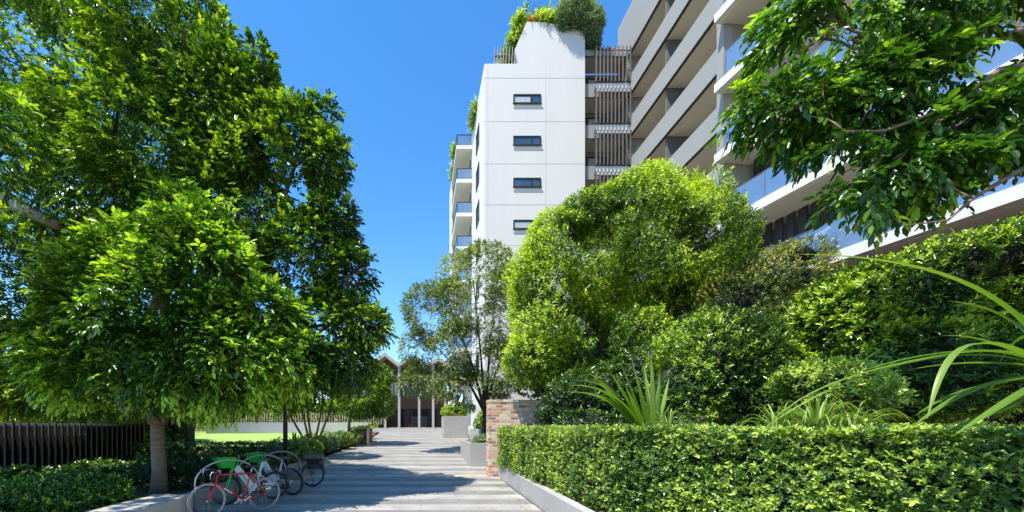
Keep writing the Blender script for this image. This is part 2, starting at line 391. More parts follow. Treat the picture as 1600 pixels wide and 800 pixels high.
def bush(name, label, cat, blobs, n, kw, material, group=None, oval=False, seed=0, bp={}, core=.66, base=None):
    B = np.array(blobs, float); bz = (B[:,2]-B[:,5]).min()
    bp = dict(dict(gap=-.62, gs=3.0, rough=.22), **bp) if core else bp
    base = base or (float(B[:,0].mean()), float(B[:,1].mean()), float(bz))
    P, A = blob_points(blobs, n, seed=seed, **bp)
    ex = MB()
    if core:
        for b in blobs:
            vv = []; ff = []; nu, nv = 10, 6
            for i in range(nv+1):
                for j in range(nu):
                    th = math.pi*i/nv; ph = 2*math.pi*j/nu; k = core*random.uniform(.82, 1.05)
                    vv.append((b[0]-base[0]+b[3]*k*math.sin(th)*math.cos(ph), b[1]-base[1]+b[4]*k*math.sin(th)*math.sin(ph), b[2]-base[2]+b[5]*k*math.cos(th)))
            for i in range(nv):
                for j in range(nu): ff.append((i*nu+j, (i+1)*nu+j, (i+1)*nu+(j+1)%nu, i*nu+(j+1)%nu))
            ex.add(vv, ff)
    o = leaf_object(name, [sprigs(P-np.array(base), A, seed=seed, **kw)], material, None, oval, ex)
    o.location = base; return tag(o, label, cat, group)
def strap_mesh(leaves, nseg=9):
    """leaves: list of (base, tip control points, width, tone): V-folded strap blades"""
    V = []; F = []; T = []
    for pts, wd, tone in leaves:
        pts = [Vector(p) for p in pts]; n = nseg; off = len(V); prev = None
        for i in range(n+1):
            t = i/n
            q = pts[:]                                       # de Casteljau
            while len(q) > 1: q = [q[k].lerp(q[k+1], t) for k in range(len(q)-1)]
            q2 = pts[:]; t2 = min(t+.03, 1.03)
            while len(q2) > 1: q2 = [q2[k].lerp(q2[k+1], t2) for k in range(len(q2)-1)]
            tan = (q2[0]-q[0]).normalized(); s = tan.cross(Vector((0,0,1)))
            if s.length < .05: s = prev or Vector((1,0,0))
            s.normalize(); prev = s; up = s.cross(tan)
            wv = wd*min(1, .35+3*t)*(1-t**3.5)*.5+.0008
            V += [q[0]+s*wv+up*wv*.45, q[0], q[0]-s*wv+up*wv*.45]; T += [tone+.25*t*t]*3
        for i in range(n):
            a = off+i*3; F += [(a,a+1,a+4,a+3),(a+1,a+2,a+5,a+4)]
    return V, F, T
def strap_object(name, leaves, material, parent=None, nseg=9, origin=(0,0,0)):
    V, F, T = strap_mesh(leaves, nseg); me = bpy.data.meshes.new(name)
    me.from_pydata([tuple(v-Vector(origin)) for v in V], [], F)
    a = me.attributes.new('tone', 'FLOAT', 'POINT'); a.data.foreach_set('value', np.clip(np.array(T, np.float32), 0, 1))
    me.materials.append(material); me.polygons.foreach_set('use_smooth', [True]*len(F))
    o = bpy.data.objects.new(name, me); col.objects.link(o); o.location = origin
    if parent: o.parent = parent
    return o
def tuft(name, label, base, n, length, width, material, cat, group=None, spread=1.0, arch=.8, tone=.4, seed=0):
    rn = random.Random(seed); base = Vector(base); L = []
    for k in range(n):
        a = rn.uniform(0, 6.283); out = rn.uniform(.15, 1)*spread; l = length*rn.uniform(.6, 1.1)
        d = Vector((math.cos(a), math.sin(a), 0)); b0 = base+d*length*.05
        L.append(([b0, b0+d*l*.25*out+Vector((0,0,l*.6)), b0+d*l*.75*out+Vector((0,0,l*(.95-.3*out*arch))), b0+d*l*(1.0)*out+Vector((0,0,l*(1.0-1.0*out*arch)))], width*rn.uniform(.7,1.2), tone+rn.gauss(0,.18)))
    return tag(strap_object(name, L, material, None, 7, tuple(base)), label, cat, group)

# ------------------------------------------------------------------ the setting: ground, paving, beds, lawn
g = MB(); ys = [-60, 0, 14.2, 45, 80, 2000]
for i in range(len(ys)-1):
    y0, y1 = ys[i], ys[i+1]; z0, z1 = ramp_z(y0)-(.03 if y0 < 20 else .4), ramp_z(y1)-(.03 if y1 < 20 else .4)
    g.add([(-1500,y0,z0),(1500,y0,z0),(1500,y1,z1),(-1500,y1,z1)], [(0,1,2,3)])
tag(g.build('ground', M['ground']), kind='structure')
g = MB()
edge = [(-12,-4.9,2.45),(6,-4.9,2.5),(10.8,-4.9,2.6),(13.44,-4.85,2.72),(14.2,-4.8,5.0),(18,-4.75,5.0),(22,-4.45,3.2),(26,-3.85,3.2),(29,-3.75,3.6),(36,-3.8,8),(45,-9,12),(60,-9,14)]
for (ya,la,ra),(yb,lb_,rb) in zip(edge, edge[1:]):
    for (y0,y1,l0,l1,r0,r1) in ((ya,yb,la,lb_,ra,rb),):
        g.add([(l0,y0,ramp_z(y0)),(r0,y0,ramp_z(y0)),(r1,y1,ramp_z(y1)),(l1,y1,ramp_z(y1))], [(0,1,2,3)])
tag(g.build('path', M['paving']), kind='structure')
g = MB(); g.add([(-4.82,13.55,.005),(2.70,13.55,.005),(2.70,14.0,.005),(-4.80,14.0,.005)], [(0,1,2,3)])
tag(g.build('brick_paving_strip', M['brickflat']), kind='structure')
# long low risers that step the walk up the slope
g = MB()
for k in range(16):
    y = 17.5+k*1.6; z = ramp_z(y); l = np.interp(y, [e[0] for e in edge], [e[1] for e in edge]); r_ = np.interp(y, [e[0] for e in edge], [e[2] for e in edge])
    g.box(l+.02, min(r_, 3.0)-.02, y, y+.14, z-.02, z+.022)
tag(g.build('path_edging', M['concrete2']), kind='structure')
g = MB(); g.add([(-40,-2,.26),(-4.98,-2,.26),(-4.98,12.6,.26),(-40,12.6,.26)], [(0,1,2,3)])
g.add([(-40,12.6,.262),(-4.98,12.6,.262),(-4.9,18,.42),(-4.5,22.5,.55),(-3.95,27,.82),(-3.9,36,1.3),(-6.2,36,1.3),(-6.6,17,.42),(-40,17,.40)], [(0,1,2,3,7,8),(3,4,5,6,7)])
tag(g.build('garden_ground', M['soil']), kind='structure')
g = MB(); g.add([(-40,17,.78),(-6.4,17,.78),(-6.0,30,.95),(-40,30,.95),(-3.8,44,1.30),(-40,44,1.30)], [(0,1,2,3),(3,2,4,5)])
tag(g.build('lawn', M['lawn']), kind='structure')
g = MB(); g.add([(2.7,-3,.40),(40,-3,.40),(40,13.4,.42),(2.9,13.4,.42)], [(0,1,2,3)])
g.add([(5.2,13.9,.82),(40,13.9,.82),(40,27.5,1.3),(3.9,27.5,1.3),(3.9,20,.9),(5.2,20,.9)], [(0,1,2,3,4,5)])
tag(g.build('garden_bed', M['soil']), kind='structure')

# fallen leaves gathered along the paving edges
K = 1500; lx = np.where(rng.random(K) < .5, -4.8+np.abs(rng.normal(0, .45, K)), rng.uniform(-4.7, 2.4, K)); lx = np.where(rng.random(K) < .2, 2.45-np.abs(rng.normal(0, .15, K)), lx)
ly = rng.uniform(5.5, 30, K); lz = np.array([ramp_z(v) for v in ly])+.006; aa = rng.uniform(0, 6.28, K)
ok = (lx < 2.42) & (lx > np.interp(ly, [0, 18, 26, 30], [-4.8, -4.7, -3.8, -3.7])); lx, ly, lz, aa = lx[ok], ly[ok], lz[ok], aa[ok]; K = len(lx)
dd = unit(np.c_[np.cos(aa), np.sin(aa), rng.uniform(0, .25, K)]); nn_ = unit(np.c_[rng.normal(0, .15, K), rng.normal(0, .15, K), np.ones(K)])
tag(leaf_object('fallen_leaves', [(np.c_[lx, ly, lz], dd, nn_, rng.uniform(.03, .07, K), rng.random(K), .45)], leafmat('dry_leaf', (.16,.08,.03), (.28,.17,.06), (.30,.30,.06), .7, .1)), kind='stuff')

# ------------------------------------------------------------------ low walls and planters
def wall(name, poly, z0, z1, m, label, cat, bevel=.012, group=None):
    cx = sum(p[0] for p in poly)/len(poly); cyy = sum(p[1] for p in poly)/len(poly)
    mb = MB(); mb.prism([(p[0]-cx, p[1]-cyy) for p in poly], 'z', 0, z1-z0)
    o = mb.build(name, m, None, bevel); o.location = (cx, cyy, z0); return tag(o, label, cat, group)
wall('seat_wall', [(-5.15,2.5),(-4.41,2.5),(-4.41,7.43),(-5.15,7.43)], -.02, .45, M['concrete'], 'thick pale concrete seat wall with sunlit top, beside the red bicycle', 'seat wall', .02)
wall('kerb_wall', [(-5.05,7.44),(-4.91,7.44),(-4.91,17.8),(-5.05,17.8)], -.02, .33, M['concrete'], 'thin low concrete garden kerb running behind the parked bicycles', 'kerb wall')
wall('planter_wall', [(2.45,-2),(2.5,5.5),(2.72,13.42),(2.9,13.42),(2.68,5.5),(2.63,-2)], -.02, .45, M['concrete2'], 'smooth light grey planter wall under the long clipped hedge', 'planter wall')
bw = at(763, 745, 13.46); 
br = empty('brick_wall', (2.38, 13.46, 0), 0, 'chunky recycled brick wall with white mortar at the end of the hedge', 'brick wall')
MB().box(0, 2.6, 0, .42, -.02, 2.60).build('wall', M['brick'], br, .008)
MB().box(-.012, 2.612, -.012, .432, 2.602, 2.70).build('coping', M['brick'], br, .01)
def planter(name, x0, x1, y0, y1, z0, z1, label):
    root = empty(name, ((x0+x1)/2, (y0+y1)/2, z0), 0, label, 'planter')
    hx, hy, h, t = (x1-x0)/2, (y1-y0)/2, z1-z0, .1
    b = MB(); b.box(-hx,hx,-hy,-hy+t,0,h); b.box(-hx,hx,hy-t,hy,0,h); b.box(-hx,-hx+t,-hy+t,hy-t,0,h); b.box(hx-t,hx,-hy+t,hy-t,0,h)
    b.build('box', M['concrete2'], root, .008)
    MB().box(-hx+t+.003,hx-t-.003,-hy+t+.003,hy-t-.003,0,h-.1).build('soil', M['soil'], root)
    return root
planter('planter_box', 1.79, 3.72, 29.8, 32.6, ramp_z(29.8)-.1, 2.60, 'tall square grey planter box full of shrubs at the top of the walk')
planter('planter_box', 3.74, 5.4, 24.6, 29.4, .55, 1.62, 'long low grey planter wall behind the brick wall, right of the tall box')
planter('planter_box', 2.05, 4.9, 15.9, 19.6, ramp_z(15.9)-.1, 1.08, 'waist-high grey planter beside the handrail next to the brick wall')
hr = MB(); pts = [(2.62,15.2,.02),(2.62,15.2,.92),(2.66,15.2,1.0),(2.76,15.22,1.03),(3.3,15.3,1.03),(3.42,15.3,.98),(3.46,15.3,.9),(3.46,15.3,.02)]
hr.tube([Vector(p)-Vector((3.04,15.25,0)) for p in pts], .024, 8); hr.tube([Vector((-.42,0,.5)),Vector((.42,.05,.5))], .016, 8)
o = hr.build('handrail', M['chrome']); o.location = (3.04,15.25,0); tag(o, 'bent steel handrail in front of the waist-high grey planter', 'handrail')

# ------------------------------------------------------------------ hedges (clipped): leaf shell over a twiggy core
def hedge(name, label, line, depth_vec, z0, z1, dens, kw, material, seed=0, oval=False, top=True, cat='hedge', taper=None):
    """line: list of (x,y) of the front face; the hedge runs back by depth_vec"""
    g_ = np.random.default_rng(seed+40); P = []; A = []; ex = MB(); dv = np.array(depth_vec)
    for i in range(len(line)-1):
        a = np.array(line[i], float); b = np.array(line[i+1], float); d = b-a; L = np.linalg.norm(d)
        nrm = np.array([d[1], -d[0]])/L; 
        if nrm@dv > 0: nrm = -nrm
        k = int(L*(z1-z0)*dens); u = g_.random(k); z = g_.uniform(z0, z1, k)
        p = a+d*u[:, None]; p3 = np.c_[p, z]; p3 += np.r_[nrm, 0]*(.07*nz(p3, 3.2, seed)+.03*nz(p3, 9, seed)-np.abs(g_.normal(0, .055, k)))[:, None]
        P.append(p3); A.append(np.tile(np.r_[nrm, .25], (k, 1)))
        if top:
            k = int(L*np.linalg.norm(dv)*dens*.8); u = g_.random(k); v = g_.random(k)
            p = a+d*u[:, None]+dv*v[:, None]; p3 = np.c_[p, np.full(k, z1)]; p3[:, 2] += .035*nz(p3, 4, seed+1)-np.abs(g_.normal(0, .04, k))+(g_.random(k) < .04)*g_.uniform(.01, .06, k)
            P.append(p3); A.append(np.tile([0, 0, 1.], (k, 1)))
        k = int(L*(z1-z0)*dens*.35); p = a+d*g_.random(k)[:, None]+dv*g_.uniform(.08, .3, k)[:, None]
        P.append(np.c_[p, g_.uniform(z0, z1-.05, k)]); A.append(np.tile(np.r_[nrm, .1], (k, 1)))
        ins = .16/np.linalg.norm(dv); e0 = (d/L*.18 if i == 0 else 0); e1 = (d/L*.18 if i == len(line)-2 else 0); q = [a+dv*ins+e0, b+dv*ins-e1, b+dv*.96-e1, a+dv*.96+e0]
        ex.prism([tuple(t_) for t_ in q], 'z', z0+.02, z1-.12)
    P = np.concatenate(P); A = np.concatenate(A)
    base = (float(np.mean([p[0] for p in line])), float(np.mean([p[1] for p in line])), z0)
    ex.v = [tuple(np.array(v)-np.array(base)) for v in ex.v]
    o = leaf_object(name, [sprigs(P-np.array(base), unit(A), seed=seed, **kw)], material, None, oval, ex); o.location = base
    return tag(o, label, cat)
hk = dict(nl=8, ll=.056, lw=.46, twig=.05, style='whorl', up=.35, droop=.1, new=.45, base_tone=.42, tone_var=.17, tone_s=2.2)
hedge('hedge', 'long clipped waist-high hedge of small glossy leaves above the grey planter wall',
      [(2.66,13.3),(2.70,9.0),(2.80,5.9)], (1.3,.05), .42, 1.725, 420, hk, LM['hedge'], seed=1)
hk2 = dict(hk); hk2.update(ll=.062)
hedge('hedge', 'nearest clipped hedge with big bright leaf tips, below the long strap leaves',
      [(2.80,5.88),(3.35,4.6),(4.3,3.2),(5.6,1.9),(6.2,.9)], (1.0,.75), .40, 1.725, 620, hk2, LM['hedge'], seed=2, oval=True)

# ------------------------------------------------------------------ tower
TD = 28.6; s_ = TD/FPX
tw = empty('apartment_tower', (8.5, TD, 0), 0, 'tall white apartment tower with slim windows and planted stepped roof', 'apartment tower')
def rel(o, root): o.location = tuple(-Vector(root.location)); return o
def part(mb, name, m, root, bevel=0, local=False):
    o = mb.build(name, m, root, bevel)
    if not local: o.location = tuple(-Vector(root.location))
    return o
part(MB().box(4.77, 12.25, TD, 43.5, 0, 28.8), 'wall', M['white'], tw)
part(MB().prism([(7.32,28.8),(7.02,29.85),(7.91,31.92),(9.34,31.88),(12.25,31.2),(12.25,28.8)], 'y', TD, TD+.35).prism([(11.95,28.8),(11.95,31.24),(12.24,31.2),(12.24,28.8)],'y',TD+.352,40), 'parapet', M['white'], tw)
part(MB().box(7.4, 11.94, TD+.36, 36, 28.81, 30.6), 'roof_planter', M['white'], tw)
j = MB()
for y in (122, 190, 256, 320, 384, 448, 512):
    z = EYE+(HZ-y)*s_; j.box(4.768, 12.252, TD-.004, TD+.02, z-.02, z+.02); j.box(4.766, 4.80, TD, 35.2, z-.02, z+.02)
for x in (5.02, 9.34): j.box(x-.012, x+.012, TD-.003, TD+.02, 1.5, 28.5)
part(j, 'panel_joint', M['joint'], tw)
def window(root, x0, x1, z0, z1, y, mull=(), curtain=False, proud=.06, axis='y'):
    """framed window on a wall facing the walk (axis y) or facing the left (axis x)"""
    f = MB(); t = .07
    def bx(mb, a0, a1, d0, d1, b0, b1): 
        mb.box(a0, a1, d0, d1, b0, b1) if axis == 'y' else mb.box(d0, d1, a0, a1, b0, b1)
    bx(f, x0,x1,y-proud,y+.05,z0,z0+t); bx(f, x0,x1,y-proud,y+.05,z1-t,z1); bx(f, x0,x0+t,y-proud,y+.05,z0+t,z1-t); bx(f, x1-t,x1,y-proud,y+.05,z0+t,z1-t)
    for m_ in mull: bx(f, m_-.035,m_+.035,y-proud,y+.05,z0+t,z1-t)
    fo = part(f, 'window', M['alu'], root)
    p = MB(); bx(p, x0+t,x1-t,y-.012,y+.02,z0+t,z1-t); po = p.build('pane', M['glassd'], fo)
    if curtain:
        c = MB(); bx(c, x0+t+.05,x0+(x1-x0)*.62,y-.018,y-.0125,z0+t,z1-t-.1); c.build('blind', M['curtain'], fo)
    return fo
for k, y in enumerate((155, 220, 285.5, 351, 416, 481, 546)):
    zc = EYE+(HZ-y)*s_; x0 = (802-CX)*s_; x1 = (845-CX)*s_
    w_ = window(tw, x0, x1, zc-.34, zc+.34, TD, (x0+(x1-x0)*.66,), curtain=(k % 3 == 0)); MB().box(x0-.06, x1+.06, TD-.11, TD-.062, zc-.40, zc-.345).build('sill', M['alu'], w_)
for k in range(7):
    zc = EYE+(HZ-216)*31.8/FPX-3.1*k
    window(tw, 31.1, 32.7, zc-.85, zc+.75, 4.77, (31.9,), axis='x')
# left balconies
for k in range(8):
    zt = EYE+(HZ-227)*35.3/FPX-3.1*k
    part(MB().box(3.3, 4.765, 35.3, 43.4, zt-.32, zt), 'balcony_slab', M['slabwhite'], tw)
    bl = MB(); bl.box(3.36, 4.74, 35.36, 35.385, zt+.05, zt+.98); bl.box(3.36, 3.385, 35.39, 41.0, zt+.05, zt+.98)
    bo = part(bl, 'balustrade', M['blueglass'], tw)
    rl = MB(); rl.box(3.34, 4.76, 35.34, 35.40, zt+.985, zt+1.03); rl.box(3.34, 3.40, 35.41, 41.0, zt+.985, zt+1.03); rl.box(3.33,3.37,35.30,35.335,zt,zt+1.03)
    rl.build('rail', M['alu'], bo)
    if k: part(MB().box(4.70, 4.764, 36.2, 39.4, zt+.05, zt+2.4), 'balcony_door', M['glassd'], tw)
zt0 = EYE+(HZ-227)*35.3/FPX
part(MB().box(3.28, 3.45, 41.0, 43.4, 0, zt0+.4), 'end_wall', M['white'], tw)
# roof terrace batten fence
f = MB()
for k in range(9):
    x = (773+k*4.6-CX)*s_; f.bar((x, TD+.25, 28.8), (x+.08, TD+.20, 30.25), .06, .06)
f.box(5.5, 7.25, TD+.27, TD+.33, 29.55, 29.68)
part(f, 'railing', M['batten'], tw)
part(MB().box(6.4,6.95,TD+1.2,TD+1.9,28.81,29.75).box(6.35,6.45,TD+1.1,TD+1.2,28.81,29.3), 'vent_box', M['whitepl'], tw, .05)
# greenery on the roof (each its own plant)
rk = dict(nl=9, ll=.26, lw=.42, twig=.5, style='whorl', up=.3, droop=.3, new=.5, base_tone=.5)
bush('roof_shrub', 'bright green creeper spilling down the sloped shoulder of the white tower roof', 'shrub',
     [(6.2,TD+1.3,29.4,.35,.5,.6),(6.65,TD+1.1,30.1,.4,.5,.7),(7.0,TD+.7,30.9,.4,.5,.8),(7.35,TD+.5,31.8,.45,.5,.8),(7.6,TD+.8,32.6,.5,.6,.6)], 460, rk, LM['lime'], seed=21, core=.5)
bush('roof_shrub', 'airy green sapling rising above the middle of the white tower roof', 'shrub',
     [(8.4,TD+1.6,33.4,1.0,1.0,1.0),(9.6,TD+2,33.9,1.2,1.0,1.1),(10.7,TD+2,33.3,1.0,1.0,1.0)], 430, dict(rk, ll=.2), LM['behind'], seed=22, core=0, bp=dict(gap=-.1))
bush('roof_shrub', 'yellow-green mound on the tower roof edge between rust grass and grey bush', 'shrub',
     [(9.2,TD+.6,32.3,.9,.6,.65),(10.0,TD+.6,32.1,.8,.6,.6)], 420, dict(rk, new=.9), LM['lime'], seed=23, core=.7)
bush('roof_shrub', 'big rounded grey-green bush overhanging the right corner of the white tower roof', 'shrub',
     [(11.5,TD+.2,32.5,1.35,1.0,1.15),(12.6,TD+.4,32.0,1.0,1.0,1.15),(12.9,TD+.6,31.0,.65,.9,.85),(10.9,TD+.1,31.8,.7,.6,.6)], 2300, dict(nl=10, ll=.34, lw=.13, twig=.3, style='whorl', up=.5, droop=-.1, new=.3, base_tone=.45), LM['grey'], seed=24, core=.7)
tuft('roof_grass', 'rust-orange spiky grass on the flat top of the white tower roof', (8.35,TD+.4,31.7), 120, .85, .06, LM['rust'], 'grass tuft', spread=.9, arch=.5, seed=3)
bush('balcony_plant', 'green trailing plant on the top left balcony of the white tower', 'plant',
     [(3.5,40.8,30.9-2.2,.35,1.3,.6),(3.5,38.9,29.6,.35,1.0,.6)], 260, dict(rk, ll=.22), LM['lime'], seed=25, core=.6)
bush('roof_shrub', 'small shrub on the left parapet edge of the white tower, above its balconies', 'shrub',
     [(4.7,33.6,29.0,.3,1.6,.55)], 200, dict(rk, ll=.22), LM['lime'], seed=26, core=.6)

# ------------------------------------------------------------------ link block with batten screens, grey wing with parapets
wg = empty('apartment_wing', (17, 24, 0), 0, 'grey apartment wing with long stacked concrete balcony parapets', 'apartment building')
LY = 28.9
ZB = [29.67-3.1*k for k in range(10)]
part(MB().box(12.26, 15.6, LY+1.5, LY+6, 0, 29.6), 'wall', M['midgrey'], wg)
for k, z in enumerate(ZB):
    if z < 1: break
    ztop = z+1.0 if k else z+.45
    part(MB().box(12.27, 15.58, LY, LY+.15, z, ztop), 'parapet', M['greyconc'], wg)
    part(MB().box(12.27, 15.58, LY+.16, LY+1.49, z+.02, z+.22), 'slab', M['cream'], wg)
    if k >= 1:
        w_ = window(wg, 12.4, 14.9, z+.25, z+2.7, LY+1.47, (13.2, 14.1))
        MB().box(13.25, 14.05, LY+1.44, LY+1.455, z+.32, z+2.6).build('curtain', M['curtain'], w_)
        MB().box(12.5, 12.85, LY+1.44, LY+1.455, z+.32, z+2.6).build('curtain', M['curtain'], w_)
# batten screens, one per storey, ten blades each
for k in range(8):
    z = ZB[k]; y = LY-.42
    sroot = empty('batten_screen', (14.3, y, z-2.0), 0, ['topmost','second','third','fourth','fifth','sixth','seventh','eighth'][k]+' brown vertical batten screen from the top, hung beside the white tower', 'screen', 'batten screens stacked between tower and grey wing')
    fr = MB(); fr.box(-1.32,1.32,.05,.09,-.28,-.22); fr.box(-1.32,1.32,.05,.09,2.05,2.12)
    for xx in (-1.2, 1.2): fr.bar((xx,.05,-.25),(xx,.44,-.8),.05)
    for xx in (-1.2, 1.2): fr.bar((xx,.05,2.08),(xx,.42,2.05),.05)
    for xx in (-1.29, 1.29): fr.box(xx-.03,xx+.03,.052,.088,-.222,2.052)
    fr.build('frame', M['batten'], sroot)
    for q in range(10):
        x = -1.26+q*.28; MB().bar((x, 0, -.3), (x-.02, -.06, 2.25), .085, .14).build('batten', M['batten'], sroot)
    MB().box(-1.24,1.26,.10,.12,-.95,-.32).build('lower_panel', M['whitepl'], sroot)
# grey wing parapets along the right
WX = 15.6; Y0, Y1 = 18.6, 28.88
part(MB().prism([(Y0,31.0),(Y1-.02,31.0),(30.4,31.0),(30.4,33.2),(Y0,33.2)], 'x', WX+.02, WX+.2), 'roof_parapet', M['greyconc'], wg)
for k, z in enumerate(ZB):
    if z < 1: break
    part(MB().box(WX, WX+.16, Y0, Y1, z, z+1.3), 'parapet', M['greyconc'], wg)
    part(MB().box(WX-.006, WX+.17, Y0, Y1+.003, z-.05, z-.002), 'drip_edge', M['seam'], wg)
    part(MB().box(WX+.17, 18.4, Y0, Y1, z, z+.22), 'slab', M['cream'], wg)
    part(MB().box(WX+.2, 18.18, 24.6, 24.8, z+.23, z+3.08), 'dividing_wall', M['divider'], wg)
    part(MB().box(18.2, 18.38, Y0, Y1, z+.22, z+3.1), 'back_wall', M['cream'], wg)
    for (a, b) in ((19.4, 23.6), (25.4, 28.0)):
        window(wg, a, b, z+.25, z+2.5, 18.2, ((a+b)/2,), axis='x')
part(MB().box(18.4, 26, Y0, 31, 0, 33.4), 'block', M['midgrey'], wg)
part(MB().box(WX, 18.4, Y1+.01, 30.5, 0, 31), 'end_wall', M['greyconc'], wg)
fl = bush('flower_box', 'row of pink and orange flowers along the roof edge of the link block', 'flowers',
     [(13.4,LY+.3,30.25,.5,.2,.16),(14.4,LY+.3,30.25,.55,.2,.16)], 260, dict(nl=6, ll=.14, lw=.7, twig=.1, style='whorl', new=.5), LM['pink'], seed=27, core=.5)
# near wing with white slabs and blue glass
nw = empty('balcony_building', (15.5, 12, 0), 0, 'apartment building with white balcony slabs and blue glass balustrades behind the overhanging tree', 'apartment building')
def FX(y, o=0): return 13.0+.178*(17-y)+o
NZ = [7.6+3.1*k for k in range(9)]
YN = 1.0
for k, z in enumerate(NZ):
    part(MB().prism([(FX(17),17),(FX(YN),YN),(FX(YN)+3.4,YN),(FX(17)+3.4,17.6)], 'z', z-.38, z-.02), 'balcony_slab', M['slabwhite'], nw)
    part(MB().prism([(FX(17)+.25,16.9),(FX(YN)+.25,YN),(FX(YN)+3.4,YN),(FX(17)+3.4,17.3)], 'z', z-.415, z-.384), 'soffit', M['cream'], nw)
    gl = MB(); rl = MB(); y = 16.6
    gl.box(FX(17)+.36, FX(17)+2.4, 16.62, 16.64, z+.02, z+1.05)
    while y > YN+2:
        y2 = y-1.55; a = (FX(y)+.12, y); b = (FX(y2)+.12, y2)
        gl.prism([(a[0],a[1]-.03),(b[0],b[1]+.03),(b[0]+.02,b[1]+.03),(a[0]+.02,a[1]-.03)], 'z', z+.02, z+1.05)
        rl.box(a[0]-.02, a[0]+.03, y-.025, y+.025, z-.0, z+1.06); y = y2
    go = part(gl, 'balustrade', M['blueglass'], nw)
    rl.tube([(FX(16.6)+.13,16.6,z+1.07),(FX(y)+.13,y,z+1.07)], .02, 6)
    rl.build('rail', M['steel'], go)
    # set-back wall: charcoal end louvres, sliding doors, dark wall
    part(MB().prism([(FX(17)+2.2,17.0),(FX(YN)+2.6,YN),(FX(YN)+2.9,YN),(FX(17)+2.5,17.25)], 'z', z-.018, z+2.76), 'back_wall', M['darkgrey'] if k % 2 else M['midgrey'], nw)
    lv = MB()
    for q in range(11):
        yy = 16.6-q*.42; lv.bar((FX(yy)+1.5, yy, z), (FX(yy)+1.5, yy, z+2.72), .05, .32)
    if k in (0, 1, 3, 4): part(lv, 'louvre', M['alu'], nw)
    for q in range(3):
        yy = 11.6-q*3.2; xx = FX(yy)+2.36
        o = part(MB().prism([(xx, yy),(xx+.178*2.4, yy-2.4),(xx+.178*2.4+.03, yy-2.4),(xx+.03, yy)], 'z', z+.02, z+2.45), 'sliding_door', M['glassd'], nw)
        MB().prism([(xx-.02, yy-.1),(xx+.178*.9-.02, yy-1.0),(xx+.178*.9-.012, yy-1.0),(xx-.012, yy-.1)], 'z', z+.06, z+2.4).build('curtain', M['curtain'], o)
part(MB().box(13.42, 13.85, 17.02, 17.4, 0, 36), 'pier', M['greyconc'], nw)
part(MB().box(13.86, 15.59, 17.05, 17.4, 0, 36), 'end_wall', M['midgrey'], nw)
part(MB().prism([(FX(17)+2.6,17.04),(FX(YN)+3.5,YN),(26,YN),(26,18.4),(16.0,18.4)], 'z', 0, 36), 'block', M['midgrey'], nw)
part(MB().prism([(FX(17)+1.2,16.9),(FX(YN)+1.2,YN),(FX(YN)+1.4,YN),(FX(17)+1.4,16.9)], 'z', 0, 7.2), 'podium_wall', M['greyconc'], nw)
# clothes airer on the lowest balcony
ay = 13.6; ca = empty('clothes_airer', (FX(ay)+.75, ay, 7.6), R(80), 'folding clothes airer draped with white towels on the lowest white balcony', 'clothes airer')
fr = MB()
for x in (-.9, .9):
    fr.tube([(x,-.35,0),(x*.9,.3,.95)], .014, 6); fr.tube([(x,.35,0),(x*.9,-.3,.95)], .014, 6)
for yy in (-.3, -.1, .1, .3): fr.tube([(-.9,yy,.95),(.9,yy,.95)], .008, 6)
fr.build('frame', M['whitepl'], ca)
for (x0, x1, yy, dz) in ((-.85,-.1,-.3,.62),(0,.8,-.1,.5),(-.6,.5,.3,.7)):
    v = []; nx = 14
    for i in range(nx+1):
        t = i/nx; x = x0+(x1-x0)*t; wv = .035*math.sin(t*17)
        v += [(x, yy+.07+wv, .97-dz*.8), (x, yy+.02+wv*.3, .985), (x, yy-.02+wv*.3, .985), (x, yy-.07+wv, .97-dz*(.9+.08*math.sin(t*6)))]
    c = MB(); c.sm = True; c.add(v, [(i*4+q, (i+1)*4+q, (i+1)*4+q+1, i*4+q+1) for i in range(nx) for q in range(3)])
    o = c.build('towel', M['cloth'], ca); sd = o.modifiers.new('s', 'SOLIDIFY'); sd.thickness = .008

# ------------------------------------------------------------------ pavilion at the end of the walk
PY = 45.0; pz = ramp_z(PY); ps = PY/FPX
pv = empty('pavilion', (-1.2, PY, pz), 0, 'brown timber pavilion with folded zigzag roof and pale columns at the end of the walk', 'pavilion')
def PX(px): return (px-CX)*ps
def PZ(py): return EYE-(py-HZ)*ps
zz = [(PX(560),PZ(580)),(PX(590),PZ(566)),(PX(604),PZ(556)),(PX(624),PZ(572)),(PX(641),PZ(561)),(PX(662),PZ(575)),(PX(684),PZ(563)),(PX(706),PZ(577))]
part(MB().prism(zz+[(x, z-.42) for x, z in zz[::-1]], 'y', PY-2.2, PY+9), 'roof', M['roofp'], pv)
part(MB().prism([(x, z-.45) for x, z in zz]+[(x, z-1.5) for x, z in zz[::-1]], 'y', PY-.1, PY), 'gable', M['timber'], pv)
part(MB().box(PX(560), PX(700), PY+.05, PY+.3, PZ(597), PZ(584)), 'lintel', M['darkgrey'], pv)
part(MB().box(PX(560), PX(700), PY-.15, PY+.3, PZ(639), PZ(620)), 'balcony_front', M['timber'], pv)
part(MB().box(PX(560), PX(700), PY+5.5, PY+6, pz, PZ(580)), 'back_wall', M['darkgrey'], pv)
for (a, b) in ((628, 632), (634, 653), (657, 674), (608, 622)):
    w_ = part(MB().box(PX(a), PX(b), PY+.32, PY+.36, PZ(619), PZ(597)), 'window', M['curtain'], pv)
    m_ = MB(); n_ = max(1, int((b-a)/5.5))
    for q in range(n_+1):
        x = PX(a)+(PX(b)-PX(a))*q/n_; m_.box(x-.05, x+.05, PY+.26, PY+.31, PZ(619), PZ(597))
    m_.build('mullion', M['alu'], w_)
